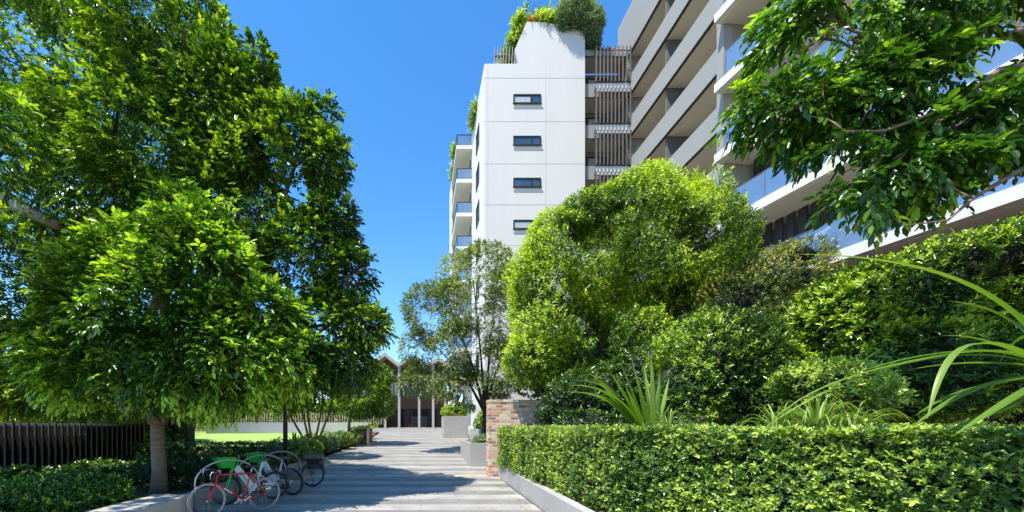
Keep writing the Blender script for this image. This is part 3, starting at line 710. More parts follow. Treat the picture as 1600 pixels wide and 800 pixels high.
for q, px in enumerate((625, 655, 676, 604, 694)):
    part(MB().box(PX(px)-.13, PX(px)+.13, PY-1.9, PY-1.62, pz-.05, PZ(566 if q < 3 else 580)-.6), 'column', M['concrete'], pv)
for px in list(range(596, 624, 4))+[633, 636, 639, 643, 671, 684, 686, 688, 690, 692]: part(MB().box(PX(px)-.05, PX(px)+.05, PY+.0, PY+.1, pz, PZ(640)), 'screen_post', M['timber'], pv)
part(MB().box(PX(640), PX(669), PY+4.8, PY+5, pz, pz+1.4), 'counter', M['midgrey'], pv)

# ------------------------------------------------------------------ lawn edge: curved concrete wall, timber fence
def arc(px0, px1, D0, D1, n, bow):
    out = []
    for i in range(n+1):
        t = i/n; px = px0+(px1-px0)*t; D = D0+(D1-D0)*t+bow*math.sin(math.pi*t); out.append(((px-CX)/FPX*D, D))
    return out
line = arc(322, 575, 36, 38, 18, 2.0)
def ribbon(line, th, z0, z1):
    mb = MB(); 
    for (a, b) in zip(line, line[1:]): mb.prism([a, b, (b[0], b[1]+th), (a[0], a[1]+th)], 'z', z0, z1)
    return mb
cw = empty('terrace_wall', (line[9][0], line[9][1], 1.1), 0, 'curved pale concrete retaining wall with stepped seats behind the lawn', 'retaining wall')
part(ribbon(line, .4, .9, 2.2), 'wall', M['concrete2'], cw)
part(ribbon([(x, y-.6) for x, y in line[3:14]], .59, .9, 1.62), 'seat_step', M['concrete2'], cw)
part(ribbon([(x, y-1.3) for x, y in line[4:13]], .69, .9, 1.28), 'seat_step', M['concrete2'], cw)
tf = empty('timber_fence', (line[9][0], line[9][1]+.8, 2.2), 0, 'weathered timber slat fence on top of the curved concrete wall behind the lawn', 'fence')
fl_ = arc(275, 600, 37.5, 39.5, 80, 2.0)
for i, (x, y) in enumerate(fl_): part(MB().box(x-.055, x+.055, y, y+.05, 1.0 if i < 12 else 2.0, 3.25+.05*math.sin(i*1.7)), 'slat', M['fencet'], tf)
part(ribbon(fl_, .04, 2.3, 2.38).add([], []), 'rail', M['fenced'], tf)
tf.children[-1].location.y += .06
# dark slatted fence at left
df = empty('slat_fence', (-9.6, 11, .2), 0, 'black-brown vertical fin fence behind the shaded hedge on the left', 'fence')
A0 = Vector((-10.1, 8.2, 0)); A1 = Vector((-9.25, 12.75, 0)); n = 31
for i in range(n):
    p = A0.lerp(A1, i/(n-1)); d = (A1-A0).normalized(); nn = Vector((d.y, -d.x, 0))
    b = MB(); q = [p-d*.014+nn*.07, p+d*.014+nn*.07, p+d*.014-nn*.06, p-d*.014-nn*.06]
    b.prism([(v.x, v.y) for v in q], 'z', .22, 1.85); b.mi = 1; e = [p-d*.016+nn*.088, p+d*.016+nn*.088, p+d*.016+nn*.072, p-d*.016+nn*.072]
    b.prism([(v.x, v.y) for v in e], 'z', .22, 1.852); part(b, 'fin', [M['black'], M['finlit']], df)  # tree shade put into the black fins, lit front edge into the lighter strip
b = MB(); b.bar(A0+Vector((-.1,0,1.45)), A1+Vector((-.1,0,1.45)), .04, .06); b.bar(A0+Vector((-.1,0,.5)), A1+Vector((-.1,0,.5)), .04, .06); part(b, 'rail', M['fenced'], df)
b = MB(); b.bar(A0+Vector((-.17,0,1.02)), A1+Vector((-.17,0,1.02)), .02, 1.55); part(b, 'backing', M['black'], df)
# corten planter and pale bollard
wall('rusted_planter', [(-4.25,25.4),(-3.45,25.4),(-3.45,27.6),(-4.25,27.6)], .5, 1.62, M['corten'], 'rust-brown steel planter box beside the walk under the rounded tree', 'planter', .01)
o = MB().box(-.07,.07,-.07,.07,0,.98).box(-.055,.055,-.055,.055,.98,1.0).build('bollard', M['whitepl'], None, .01); o.location = (-3.42,25.0,.60); tag(o, 'slim white square bollard at the corner of the rust-brown planter', 'bollard')

# ------------------------------------------------------------------ lamp post
lp = empty('lamp_post', (-3.87, 11.0, 0), 0, 'black round lamp post rising behind the parked bicycles', 'lamp post')
MB().tube([(0,0,0),(0,0,4.6)], [.066,.06], 14).build('pole', M['black'], lp)
MB().tube([(0,0,0),(0,0,.03),(0,0,.031),(0,0,.12)], [.14,.14,.085,.075], 16).build('base_plate', M['black'], lp)
MB().tube([(0,0,4.6),(0,0,4.63),(0,0,4.7),(0,0,4.72)], [.06,.24,.24,.1], 18).build('lamp_head', M['black'], lp)
MB().tube([(0,0,4.58),(0,0,4.6)], [.15,.15], 18).build('diffuser', M['whitepl'], lp)

# ------------------------------------------------------------------ bicycles and hoops
def ring(mb, c, r, t, n=40, s=6, sq=1):
    mb.tube([(c[0]+r*math.cos(2*math.pi*i/n), c[1], c[2]+r*math.sin(2*math.pi*i/n)) for i in range(n)], t, s, closed=True)
def wheel(root, x, r=.34, tyre=.014, rimc='chrome', tyrec='rubber', ns=28):
    hub = MB(); hub.tube([(x,-.045,r),(x,.045,r)], [.022,.022], 10)
    wo = hub.build('wheel', M['chrome'], root)
    t = MB(); ring(t, (x,0,r), r-tyre, tyre, 48, 8); t.build('tyre', M[tyrec], wo)
    rm = MB(); ring(rm, (x,0,r), r-tyre*2-.010, .011, 48, 6); rm.build('rim', M[rimc], wo)
    sp = MB()
    for i in range(ns):
        a = 2*math.pi*i/ns; s = .03 if i % 2 else -.03; o2 = .35 if (i//2) % 2 else -.35
        sp.tube([(x+.02*math.cos(a+o2*4), s, r+.02*math.sin(a+o2*4)), (x+(r-.035)*math.cos(a), 0, r+(r-.035)*math.sin(a))], .0016, 3)
    sp.build('spokes', M['chrome'], wo); return wo
def fork_fender(root, x, r, m, a0, a1, wdt=.06):
    f = MB(); n = 14; f.sm = True; v = []
    for i in range(n+1):
        a = R(a0+(a1-a0)*i/n); q = r+.03
        v += [(x+q*math.cos(a), -wdt/2, r+q*math.sin(a)), (x+(q+.012)*math.cos(a), 0, r+(q+.012)*math.sin(a)), (x+q*math.cos(a), wdt/2, r+q*math.sin(a))]
    f.add(v, [(i*3+k, i*3+k+1, i*3+k+4, i*3+k+3) for i in range(n) for k in (0, 1)])
    o = f.build('fender', m, root); sd = o.modifiers.new('s', 'SOLIDIFY'); sd.thickness = .004; return o
def crank(root, x, z, r=.095, m='chrome'):
    c = MB(); ring(c, (x,-.05,z), r, .005, 30, 4); ring(c, (x,-.05,z), r*.62, .004, 24, 4)
    for k in range(5): a = 2*math.pi*k/5; c.bar((x,-.05,z), (x+r*math.cos(a),-.05,z+r*math.sin(a)), .012)
    c.bar((x,-.07,z),(x+.15,-.075,z-.08),.018); c.bar((x,.07,z),(x-.15,.075,z+.08),.018); c.tube([(x,-.07,z),(x,.07,z)], .018, 8)
    o = c.build('crankset', M[m], root)
    MB().box(x+.10,x+.19,-.15,-.08,z-.095,z-.075).build('pedal', M['black'], o); MB().box(x-.19,x-.10,.08,.15,z+.075,z+.095).build('pedal', M['black'], o); return o
def saddle(root, x, z, m='black', w_=.075):
    s = MB(); s.sm = True; prof = [(-.13,w_,.0),(-.10,w_*1.05,.012),(-.02,w_*.55,.004),(.08,w_*.25,.0),(.14,w_*.2,-.012)]; v = []
    for (dx, ww, dz) in prof:
        v += [(x+dx,-ww,z+dz-.02),(x+dx,-ww*.6,z+dz+.02),(x+dx,0,z+dz+.028),(x+dx,ww*.6,z+dz+.02),(x+dx,ww,z+dz-.02),(x+dx,0,z+dz-.03)]
    f = [(i*6+k, i*6+(k+1)%6, (i+1)*6+(k+1)%6, (i+1)*6+k) for i in range(4) for k in range(6)]+[tuple(range(6))[::-1], tuple(24+k for k in range(6))]
    s.add(v, f); return s.build('saddle', M[m], root)
def place_bike(root, rear, front):
    d = Vector(front)-Vector(rear); root.location = (rear[0], rear[1], 0); root.rotation_euler = (R(random.choice((-3,3))), 0, math.atan2(d.y, d.x))
def road_bike():
    b = empty('bicycle', (0,0,0), 0, 'red steel road bicycle with drop handlebars leaning at the front hoop', 'bicycle'); r = .34; WB = 1.11
    wheel(b, 0, r, .013, 'steel', 'tyrepale'); wheel(b, WB, r, .013, 'steel', 'tyrepale')
    bb = (.44,.28); st = (.30,.80); hd = (.93,.82); hl = (.965,.66)
    f = MB(); P_ = lambda p, y=0: (p[0], y, p[1])
    f.tube([P_(st),P_(hd)], .016, 8); f.tube([P_(hl),P_(bb)], .018, 8); f.tube([P_(bb),P_(st)], .016, 8); f.tube([P_((hd[0]-.006,hd[1]+.03)),P_((hl[0]+.006,hl[1]-.03))], .02, 8)
    for y in (-.055,.055): f.tube([P_((0,r),y),P_((bb[0]-.03,bb[1]),y*.6)], .010, 6); f.tube([P_((0,r),y),P_((st[0],st[1]-.02),y*.3)], .009, 6)
    fo = f.build('frame', M['redpaint'], b)
    dd = MB(); 
    for t0 in (.30,.36,.42,.48,.54):
        p = Vector(P_(hl)).lerp(Vector(P_(bb)), t0); q = Vector(P_(hl)).lerp(Vector(P_(bb)), t0+.035); dd.tube([p, q], .0188, 8)
    dd.build('decal', M['whitepl'], fo)
    f = MB()
    for y in (-.045,.045): f.tube([(hl[0]+.008,y*.7,hl[1]-.04),(WB-.05,y,.45),(WB,y,r)], [.014,.012,.009], 8)
    f.build('fork', M['redpaint'], b)
    f = MB(); f.tube([P_(st),P_((.265,.93))], .013, 8); f.build('seat_post', M['chrome'], b); saddle(b, .27, .95)
    f = MB(); f.tube([(.895,0,.84),(.885,0,.90),(.96,0,.905)], .012, 8); f.build('stem', M['chrome'], b)
    h = MB()
    for s in (-1,1):
        h.tube([(.96,0,.905),(.965,s*.12,.905),(.97,s*.2,.905),(1.03,s*.215,.90),(1.07,s*.215,.85),(1.05,s*.215,.79),(.99,s*.215,.765),(.93,s*.215,.765)], .013, 8)
    ho = h.build('handlebar', M['rubber'], b)
    h = MB()
    for s in (-1,1): h.tube([(1.05,s*.21,.905),(1.10,s*.21,.915),(1.125,s*.21,.87),(1.13,s*.21,.78)], [.014,.012,.008,.006], 6)
    h.build('brake_lever', M['chrome'], ho)
    k = MB(); k.tube([(1.10,-.2,.90),(1.12,-.1,1.0),(1.03,-.02,.96),(.96,-.02,.80),(.60,-.02,.835),(.33,-.02,.82)], .003, 5); k.build('rear_cable', M['black'], b)
    k = MB(); k.tube([(1.10,.2,.90),(1.14,.1,1.01),(1.05,.02,.95),(1.0,.0,.74)], .003, 5); k.build('front_cable', M['black'], b)
    crank(b, bb[0], bb[1]); c = MB(); c.tube([(0,-.05,r+.035),(bb[0],-.05,bb[1]+.09)], .004, 4); c.tube([(0,-.05,r-.035),(bb[0],-.05,bb[1]-.09)], .004, 4); ring(c,(0,-.05,r),.035,.006,16,4)
    c.build('chain', M['black'], b); return b
M['tyrepale'] = mat('pale_tyre', (.30,.28,.25), .7)
def share_bike(label, plate=False):
    b = empty('share_bicycle', (0,0,0), 0, label, 'bicycle', 'green and white hire bicycles at the hoops'); r = .335; WB = 1.10
    wheel(b, 0, r, .024, 'greypl'); wheel(b, WB, r, .024, 'greypl')
    bb = (.46,.29); P_ = lambda p, y=0: (p[0], y, p[1])
    # chunky white low frame
    f = MB(); f.prism([(.93,.78),(.86,.88),(.80,.84),(.50,.42),(.36,.42),(.34,.28),(.56,.24),(.62,.34)], 'y', -.045, .045)
    f.tube([P_((.42,.38)),P_((.27,.92))], .024, 10)
    for y in (-.06,.06): f.tube([P_((0,r),y),P_((.40,.31),y)], .014, 8); f.tube([P_((0,r),y),P_((.36,.62),y*.5)], .012, 8)
    fo = f.build('frame', M['whitepl'], b, .012)
    for s in (-1, 1):
        t = bpy.data.curves.new('lettering', 'FONT'); t.body = 'Lime'; t.size = .15; t.extrude = .002; t.align_x = 'CENTER'; t.align_y = 'CENTER'; t.materials.append(M['limegreen'])
        tmp = bpy.data.objects.new('tmp_text', t); col.objects.link(tmp); bpy.context.view_layer.update()
        me = bpy.data.meshes.new_from_object(tmp.evaluated_get(bpy.context.evaluated_depsgraph_get())); bpy.data.objects.remove(tmp)
        o = bpy.data.objects.new('lettering', me); col.objects.link(o); o.parent = fo
        a = math.atan2(.36, .28); mx = (.715, .60)
        o.location = (mx[0], s*.049, mx[1])
        # reading up or down the slanted tube, facing outwards on each side
        o.rotation_euler = Matrix.Rotation(0,3,'X').to_euler()
        ex_ = Vector((math.cos(a),0,math.sin(a)))*(1 if s < 0 else -1); ez = Vector((0, s, 0)); ey = ez.cross(ex_)
        o.rotation_euler = Matrix((ex_, ey, ez)).transposed().to_euler(); 
    g_ = MB()
    g_.tube([(.86,0,.86),(.80,0,1.08)], .022, 8); g_.prism([(.99,.60),(1.04,.62),(.93,1.02),(.86,1.02)], 'y', -.03, .03)
    for y in (-.055,.055): g_.tube([(.99,y*.6,.64),(WB,y,r)], [.022,.014], 8)
    g_.build('fork', M['limegreen'], b, .006)
    # basket: tapered green tub, open at the top
    k = MB(); lo = [(.98,-.12),(1.20,-.12),(1.20,.12),(.98,.12)]; hi = [(.92,-.19),(1.33,-.19),(1.33,.19),(.92,.19)]
    v = [(x,y,.83) for x,y in lo]+[(x,y,1.06) for x,y in hi]; k.add(v, [(0,1,2,3)]+[(i,(i+1)%4,(i+1)%4+4,i+4) for i in range(4)])
    ko = k.build('basket', M['limegreen'], b); sd = ko.modifiers.new('s', 'SOLIDIFY'); sd.thickness = .012
    h = MB(); h.tube([(.80,0,1.06),(.80,.1,1.08),(.72,.30,1.10),(.66,.33,1.10)], .013, 8); h.tube([(.80,0,1.06),(.80,-.1,1.08),(.72,-.30,1.10),(.66,-.33,1.10)], .013, 8)
    h.build('handlebar', M['black'], b); saddle(b, .25, .95, 'greypl', .095)
    fork_fender(b, WB, r, M['greypl'], 20, 150); fork_fender(b, 0, r, M['greypl'], 30, 190)
    sk = MB()
    for s in (-1, 1): sk.prism([(-.30,.42),(-.24,.56),(-.02,.69),(.22,.66),(.34,.50),(.30,.38),(.05,.40)], 'y', s*.062-.004, s*.062+.004)
    if plate: sk.build('skirt_guard', M['greypl'], b)
    bt = MB(); bt.box(-.02,.30,-.078,.078,.36,.405); bt.build('battery_cover', M['whitepl'], b, .01)
    MB().box(-.385,-.372,-.03,.03,.40,.48).build('reflector', M['orange'], b)
    MB().box(.30,.312,-.09,.09,.25,.32).build('reflector', M['orange'], b)
    if plate:
        pl = MB().box(-.20,-.02,-.072,-.067,.46,.58).build('number_plate', M['whitepl'], b)
        for i in range(3): MB().box(-.18+i*.055,-.145+i*.055,-.0745,-.0725,.49,.55).build('marking', M['greypl'], pl)
    crank(b, bb[0], bb[1], .08, 'greypl'); return b
def city_bike():
    b = empty('city_bicycle', (0,0,0), 0, 'black city bicycle with a bulky black bag on its rear rack', 'bicycle'); r = .345; WB = 1.08
    wheel(b, 0, r, .02, 'greypl'); wheel(b, WB, r, .02, 'greypl'); bb = (.45,.29)
    f = MB(); f.tube([(.31,0,.75),(.89,0,.80)], .016, 8); f.tube([(.92,0,.66),(.45,0,.29)], .019, 8); f.tube([(.45,0,.29),(.27,0,.90)], .015, 8); f.tube([(.885,0,.86),(.93,0,.62)], .02, 8)
    for y in (-.055,.055): f.tube([(0,y,r),(.42,y*.6,.29)], .01, 6); f.tube([(0,y,r),(.31,y*.3,.74)], .009, 6)
    f.build('frame', M['greypl'], b)
    f = MB()
    for y in (-.05,.05): f.tube([(.93,y*.7,.62),(WB,y,r)], [.014,.009], 8)
    f.build('fork', M['black'], b); saddle(b, .26, .93)
    h = MB(); h.tube([(.88,0,.86),(.86,0,1.0)], .013, 8); h.tube([(.68,-.30,1.03),(.84,-.2,1.02),(.86,0,1.0),(.84,.2,1.02),(.68,.30,1.03)], .013, 8); h.build('handlebar', M['black'], b)
    k = MB(); k.tube([(-.22,-.07,.76),(.24,-.07,.76),(.24,.07,.76),(-.22,.07,.76)], .007, 6, closed=True)
    for y in (-.07,.07): k.tube([(-.15,y,.76),(0,y,r)], .006, 6); k.tube([(.1,y,.76),(0,y,r)], .006, 6)
    k.build('rear_rack', M['black'], b)
    bg_ = MB(); bg_.box(-.30,.26,-.15,.15,.78,.97).box(-.30,.20,-.20,-.152,.50,.93); bg_.build('bag', M['black'], b, .04)
    MB().box(-.35,-.335,-.03,.03,.60,.68).build('reflector', M['orange'], b)
    fork_fender(b, 0, r, M['black'], 20, 180); crank(b, bb[0], bb[1], .08, 'greypl')
    k = MB(); k.tube([(.02,.06,.30),(-.05,.16,.0)], .008, 6); k.build('kickstand', M['black'], b); return b
rb = road_bike(); place_bike(rb, (-3.30, 8.12), (-4.12, 7.28))
s1 = share_bike('nearer green and white hire bicycle with large green basket, behind the red bicycle'); place_bike(s1, (-3.55, 9.35), (-4.40, 8.55))
s2 = share_bike('farther green and white hire bicycle with grey skirt guard and small number plate', True); place_bike(s2, (-3.28, 9.84), (-4.2, 10.15))
cb = city_bike(); place_bike(cb, (-3.18, 11.3), (-4.25, 11.15))
for i, (x, y, lab) in enumerate(((-4.03, 8.05, 'steel bike hoop holding the red bicycle, nearest of the three hoops'), (-3.9, 9.45, 'middle steel bike hoop, between the two green baskets'), (-3.93, 10.75, 'steel bike hoop in front of the black lamp post, farthest of the three'))):
    h = MB(); W_ = .62; pts = [(-W_,0,-.02),(-W_,0,.62)]+[(-W_*math.cos(R(a)),0,.62+.44*math.sin(R(a))) for a in range(12,180,12)]+[(W_,0,.62),(W_,0,-.02)]
    h.tube(pts, .021, 10)
    for s in (-1,1): h.tube([(s*W_,0,0),(s*W_,0,.012)], .07, 12)
    o = h.build('bike_hoop', M['steel']); o.location = (x, y, 0); o.rotation_euler.z = math.atan2(.8, .82); tag(o, lab, 'bike hoop', 'steel bike hoops beside the walk')

# ------------------------------------------------------------------ trees and plants, left
tk = dict(nl=8, ll=.13, lw=.50, twig=.30, style='pinnate', up=.25, droop=.45, new=.30, base_tone=.34, tone_var=.15)
bA = at(248, 768, 8.7); bA.z = .26
mid = at(246, 655, 8.7)
blA = [ell(270,500,8.2,130,110,1.7), ell(175,480,7.8,85,85,1.2), ell(350,540,8.0,85,80,1.2), ell(310,400,8.2,75,70,1.2), ell(225,405,8.2,70,60,1.1), ell(335,345,8.3,34,38,.6), ell(440,560,8.5,60,40,.9), ell(90,520,8.2,50,40,.8), ell(250,590,8.1,120,42,1.2), ell(350,602,8.4,85,32,1.0), ell(130,560,8.0,60,48,.9), ell(410,490,8.2,55,50,.9), ell(280,330,8.5,30,36,.6)]
make_tree('broadleaf_tree', 'large glossy-leaved tree with ringed brown trunk beside the bicycles and seat wall', tuple(bA),
          [([bA-Vector((0,0,.1)), bA+Vector((.02,0,.5)), bA.lerp(mid,.6), mid], .155, .14),
           ([mid-Vector((.05,0,.1)), at(230,600,8.7), at(200,520,8.5), at(190,420,8.7)], .12, .05),
           ([mid+Vector((.05,0,-.08)), at(272,610,8.7), at(320,520,8.8), at(400,380,9.2)], .125, .05),
           ([mid+Vector((0,.05,-.05)), at(252,560,9.0), at(262,430,9.1), at(280,280,9.3)], .15, .05)],
          blA, 7600, dict(tk, twig=.36, new=.6, base_tone=.38), LM['big'], M['bark'], oval=True, seed=31, bp=dict(gap=-.16, gs=2.0, rough=.40, inner=.38), twigs=2)
bD = Vector((-9.9, 13.3, .26))
blD = [ell(420,480,9.9,115,100,1.5), ell(500,520,9.8,88,70,1.3), ell(400,330,10.2,125,120,1.6), ell(490,400,10.0,72,90,1.2), ell(445,240,10.2,85,80,1.2), ell(260,260,10.4,130,120,1.6), ell(545,500,9.6,52,42,.8), ell(572,508,9.5,36,28,.6), ell(545,430,9.6,36,44,.7), ell(512,345,9.7,46,55,.8),
       ell(508,250,9.7,32,50,.7), ell(500,175,9.8,26,26,.5), ell(470,200,9.8,44,40,.8), ell(400,150,10.0,42,50,.9), ell(405,95,10.0,22,26,.5), ell(335,190,10.2,90,90,1.4), ell(440,585,9.8,100,36,1.1), ell(530,565,9.7,58,34,.9), ell(340,590,10.2,100,40,1.1)]
make_tree('broadleaf_tree', 'wide dark-leaved tree spreading right over the lawn and lamp post, behind the brighter tree', tuple(bD),
          [([bD, bD+Vector((.1,0,2.0)), bD+Vector((.5,-.4,3.6))], .24, .17),
           ([bD+Vector((.4,-.3,3.3)), at(330,480,11), at(420,380,10.4), at(460,260,10.2)], .15, .05),
           ([bD+Vector((.4,-.3,3.0)), at(330,560,11), at(440,520,10.2), at(520,505,9.9)], .12, .04),
           ([bD+Vector((.4,-.3,3.5)), at(260,400,11.2), at(290,220,10.6)], .13, .05)],
          blD, 12000, dict(tk, ll=.125, new=.42, base_tone=.34), LM['deep'], M['bark'], oval=True, seed=34, bp=dict(gap=-.18, gs=1.7, rough=.30), twigs=2)
bB = Vector((-12.5, 13.6, .26))
blB = [ell(100,500,13,190,130,2.5), ell(60,300,12.5,200,140,2.4), ell(210,220,11.0,150,140,1.9), ell(80,110,11.8,180,130,2.2), ell(250,70,10.3,95,88,1.5), ell(310,120,9.9,75,75,1.1),
       ell(-60,560,12.5,120,90,2), ell(20,430,12.0,110,110,1.8), ell(0,200,12.0,110,120,1.8), ell(330,300,10.8,110,120,1.5), ell(180,10,10.8,120,70,1.6), ell(130,610,12.2,140,45,1.4)]
make_tree('broadleaf_tree', 'tallest dense green tree filling the top left, behind the slatted fence', tuple(bB),
          [([bB, bB+Vector((.2,0,3)), bB+Vector((.5,0,6)), bB+Vector((1.0,0,10))], .32, .12), ([bB+Vector((.3,0,4)), at(60,345,12.4), at(0,320,12)], .2, .16)],
          blB, 24000, dict(tk, nl=8, ll=.14, new=.45, base_tone=.42), LM['behind'], M['barkd'], seed=32, bp=dict(gap=-.22, gs=1.7, rough=.25))
bN = Vector((-10.6, 4.2, .26))  # added tree, mostly out of view, placed to shade the bottom-left shrubs
make_tree('broadleaf_tree', 'added tree mostly past the left edge, put there to shade the shrubs', tuple(bN), [([bN, bN+Vector((.1,.1,2.5)), bN+Vector((.5,.4,5))], .2, .1)],
          [(-9.6,5.0,6.6,1.7,1.7,1.3),(-8.6,5.6,7.4,1.4,1.4,1.2),(-10.2,6.6,6.2,1.5,1.4,1.3),(-8.9,3.6,6.2,1.6,1.5,1.2),(-7.9,4.3,6.9,1.1,1.2,1.0),(-9.0,7.2,7.6,1.4,1.4,1.2)], 3600, dict(tk, ll=.14), LM['big'], M['barkd'], oval=True, seed=33, bp=dict(gap=-.25, gs=1.8))
# pale sawn limb of the tall tree near the left edge
lb = MB(); a_, m_, b_ = at(-40,290,11), at(40,330,10.9), at(92,352,10.8); lb.tube([a_, m_, b_], [.20,.17,.15], 10)
tag(part(lb, 'sawn_limb', M['barkp'], bpy.data.objects['broadleaf_tree.001']), 'thick pale sawn limb')
# low fill trees beyond the fence and lawn
kf = dict(nl=8, ll=.22, lw=.45, twig=.4, style='pinnate', up=.2, droop=.4, new=.3, base_tone=.38)
def bg_tree(px, py, D, rx, ry, label, n, m='behind', name='background_tree', group='trees beyond the lawn', kw=kf, seed=0, zb=None, bark='barkd', sub=3):
    c = at(px, py, D); zb = zb if zb is not None else ramp_z(D); b = Vector((c.x, D, zb)); s = D/FPX; rn = random.Random(seed)
    bl = [(c.x, D, c.z, rx*s*.75, rx*s*.7, ry*s*.8)]
    for q in range(sub*2): 
        a = q*6.283/(sub*2)+rn.random(); bl.append((c.x+math.cos(a)*rx*s*.5, D+math.sin(a)*rx*s*.5, c.z+rn.uniform(-.45,.5)*ry*s, rx*s*.5, rx*s*.5, ry*s*.45))
    return make_tree(name, label, tuple(b), [([b, b.lerp(c, .4)+Vector((.1,0,0)), c], .05+.004*ry*s*10, .04)], bl, n, kw, LM[m], M[bark], group, seed=seed)
bg_tree(40, 610, 20, 150, 80, 'bushy tree glimpsed above the left end of the slatted fence', 4200, seed=41)
bg_tree(170, 590, 22, 110, 80, 'bushy tree glimpsed above the middle of the slatted fence', 3600, seed=42)
bg_tree(300, 615, 46, 90, 60, 'dark bushy tree beyond the left end of the timber slat fence', 2400, seed=43)
bg_tree(400, 610, 47, 80, 65, 'dark bushy tree beyond the timber fence, seen above the concrete seats', 2400, seed=44)
bg_tree(490, 610, 48, 70, 65, 'bushy tree beyond the timber fence, behind the lamp post', 2400, seed=45)
bg_tree(560, 612, 50, 55, 60, 'bushy tree beyond the right end of the timber fence', 2400, seed=46)
bg_tree(245, 655, 34, 22, 26, 'small pale sapling on the lawn just right of the big brown trunk', 260, 'lime', 'sapling', 'saplings on the lawn', dict(kf, ll=.16), seed=47, zb=1.1, sub=2)
bg_tree(283, 652, 33, 16, 24, 'small thin sapling standing left of the concrete wall on the lawn', 200, 'lime', 'sapling', 'saplings on the lawn', dict(kf, ll=.14), seed=48, zb=1.1, sub=2)
# multi-stem tree and rounded tree along the walk
b1 = Vector((-5.05, 18.0, .42)); sp = []
for dx, dy in ((-1.3,.1),(-.7,.5),(-.2,-.2),(.35,.3),(.9,-.1)):
    sp.append(([b1, b1+Vector((dx*.35,dy*.3,.8)), b1+Vector((dx*.9,dy,2.0)), b1+Vector((dx*1.2,dy,3.2))], .07, .03))
kl = dict(nl=8, ll=.12, lw=.45, twig=.26, style='pinnate', up=.2, droop=.35, new=.5, base_tone=.45)
make_tree('small_tree', 'multi-stemmed small tree in the garden bed right of the lamp post', tuple(b1), sp,
          [(-5.9,18,3.7,1.1,1.1,.95),(-4.7,18,4.0,1.1,1.2,1.0),(-5.3,18.3,4.9,1.2,1.2,1.0),(-4.1,18.2,3.2,.8,.8,.7),(-6.5,18,3.0,.7,.8,.6)], 3600, kl, LM['behind'], M['bark'], seed=51, bp=dict(gap=-.2,gs=2))
b2 = Vector((-4.6, 24.5, .75))
make_tree('small_tree', 'rounded small tree beside the rust-brown planter and pavilion', tuple(b2), [([b2, b2+Vector((.05,0,1.2)), b2+Vector((.2,0,2.6))], .11, .07)],
          [(-3.9,24.5,3.4,1.5,1.4,1.1),(-3.2,24.5,4.2,1.3,1.3,1.3),(-3.8,24.7,5.3,1.3,1.3,1.0),(-2.5,24.5,3.3,.85,1.0,1.0),(-4.8,24.5,4.2,1.0,1.2,1.1),(-2.6,24.6,4.9,.8,.9,.8)], 5400, kl, LM['behind'], M['bark'], seed=52, bp=dict(gap=-.3,gs=2))
# shade hedges at left
hedge('hedge', 'tall dark hedge standing behind the black-brown slatted fence', [(-26,15.5),(-9.6,15.5)], (0,1.2), .3, 2.5, 34, dict(nl=8, ll=.16, lw=.5, twig=.2, style='whorl', up=.3, droop=.1, new=.5, base_tone=.5), LM['behind'], seed=5)
hedge('hedge', 'long green hedge behind the timber slat fence at the back of the lawn', [(-34,43.5),(-4.5,43.5)], (0,1.5), 1.2, 4.6, 12, dict(nl=8, ll=.34, lw=.5, twig=.3, style='whorl', up=.3, droop=.1, new=.5, base_tone=.5), LM['behind'], seed=6)
dk = dict(nl=8, ll=.10, lw=.5, twig=.07, style='whorl', up=.5, droop=.1, new=.25, base_tone=.42)
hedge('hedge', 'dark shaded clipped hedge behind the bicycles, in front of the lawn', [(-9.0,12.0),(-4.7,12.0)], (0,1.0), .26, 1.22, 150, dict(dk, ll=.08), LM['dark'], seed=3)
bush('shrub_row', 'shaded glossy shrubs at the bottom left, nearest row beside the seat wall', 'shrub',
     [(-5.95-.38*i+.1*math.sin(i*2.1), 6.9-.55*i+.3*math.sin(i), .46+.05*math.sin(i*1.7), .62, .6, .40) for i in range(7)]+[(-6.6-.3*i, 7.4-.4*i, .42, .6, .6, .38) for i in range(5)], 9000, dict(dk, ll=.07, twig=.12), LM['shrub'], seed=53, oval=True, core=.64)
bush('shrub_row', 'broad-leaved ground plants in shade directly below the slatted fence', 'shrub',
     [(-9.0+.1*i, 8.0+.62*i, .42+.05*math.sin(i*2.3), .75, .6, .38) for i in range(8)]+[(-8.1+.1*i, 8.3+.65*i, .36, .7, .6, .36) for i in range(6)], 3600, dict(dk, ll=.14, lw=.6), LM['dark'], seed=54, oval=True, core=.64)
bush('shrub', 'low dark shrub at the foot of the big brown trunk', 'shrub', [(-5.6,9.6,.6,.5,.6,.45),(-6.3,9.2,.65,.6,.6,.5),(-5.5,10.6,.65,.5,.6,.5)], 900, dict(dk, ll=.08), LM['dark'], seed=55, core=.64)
bush('shrub', 'sunlit pale green shrub behind the lamp post and bicycles', 'shrub', [(-5.4,14.0,.7,.6,.6,.6),(-4.9+-.6,15.0,.8,.7,.7,.55)], 900, dict(dk, ll=.07, new=.5), LM['olive'], seed=56, core=.64)
mounds = [(-5.3,15.9,.62,.6,'glossy mounded shrub just right of the lamp post base','hedge'),(-5.35,19.6,.75,.62,'rounded shrub below the multi-stemmed tree','olive'),
          (-4.95,20.8,.8,.6,'grey-green domed shrub between the two small trees','grey'),(-4.6,22.2,.9,.55,'low domed shrub left of the rust-brown planter','hedge'),
          (-4.35,28.6,1.25,.6,'dark shrub behind the slim white bollard','dark'),(-4.95,17.2,.65,.5,'leafy shrub with pale tips at the paving edge beside the yucca','hedge'), (-4.15,23.9,.95,.5,'small domed shrub at the corner before the rust-brown planter','olive')]
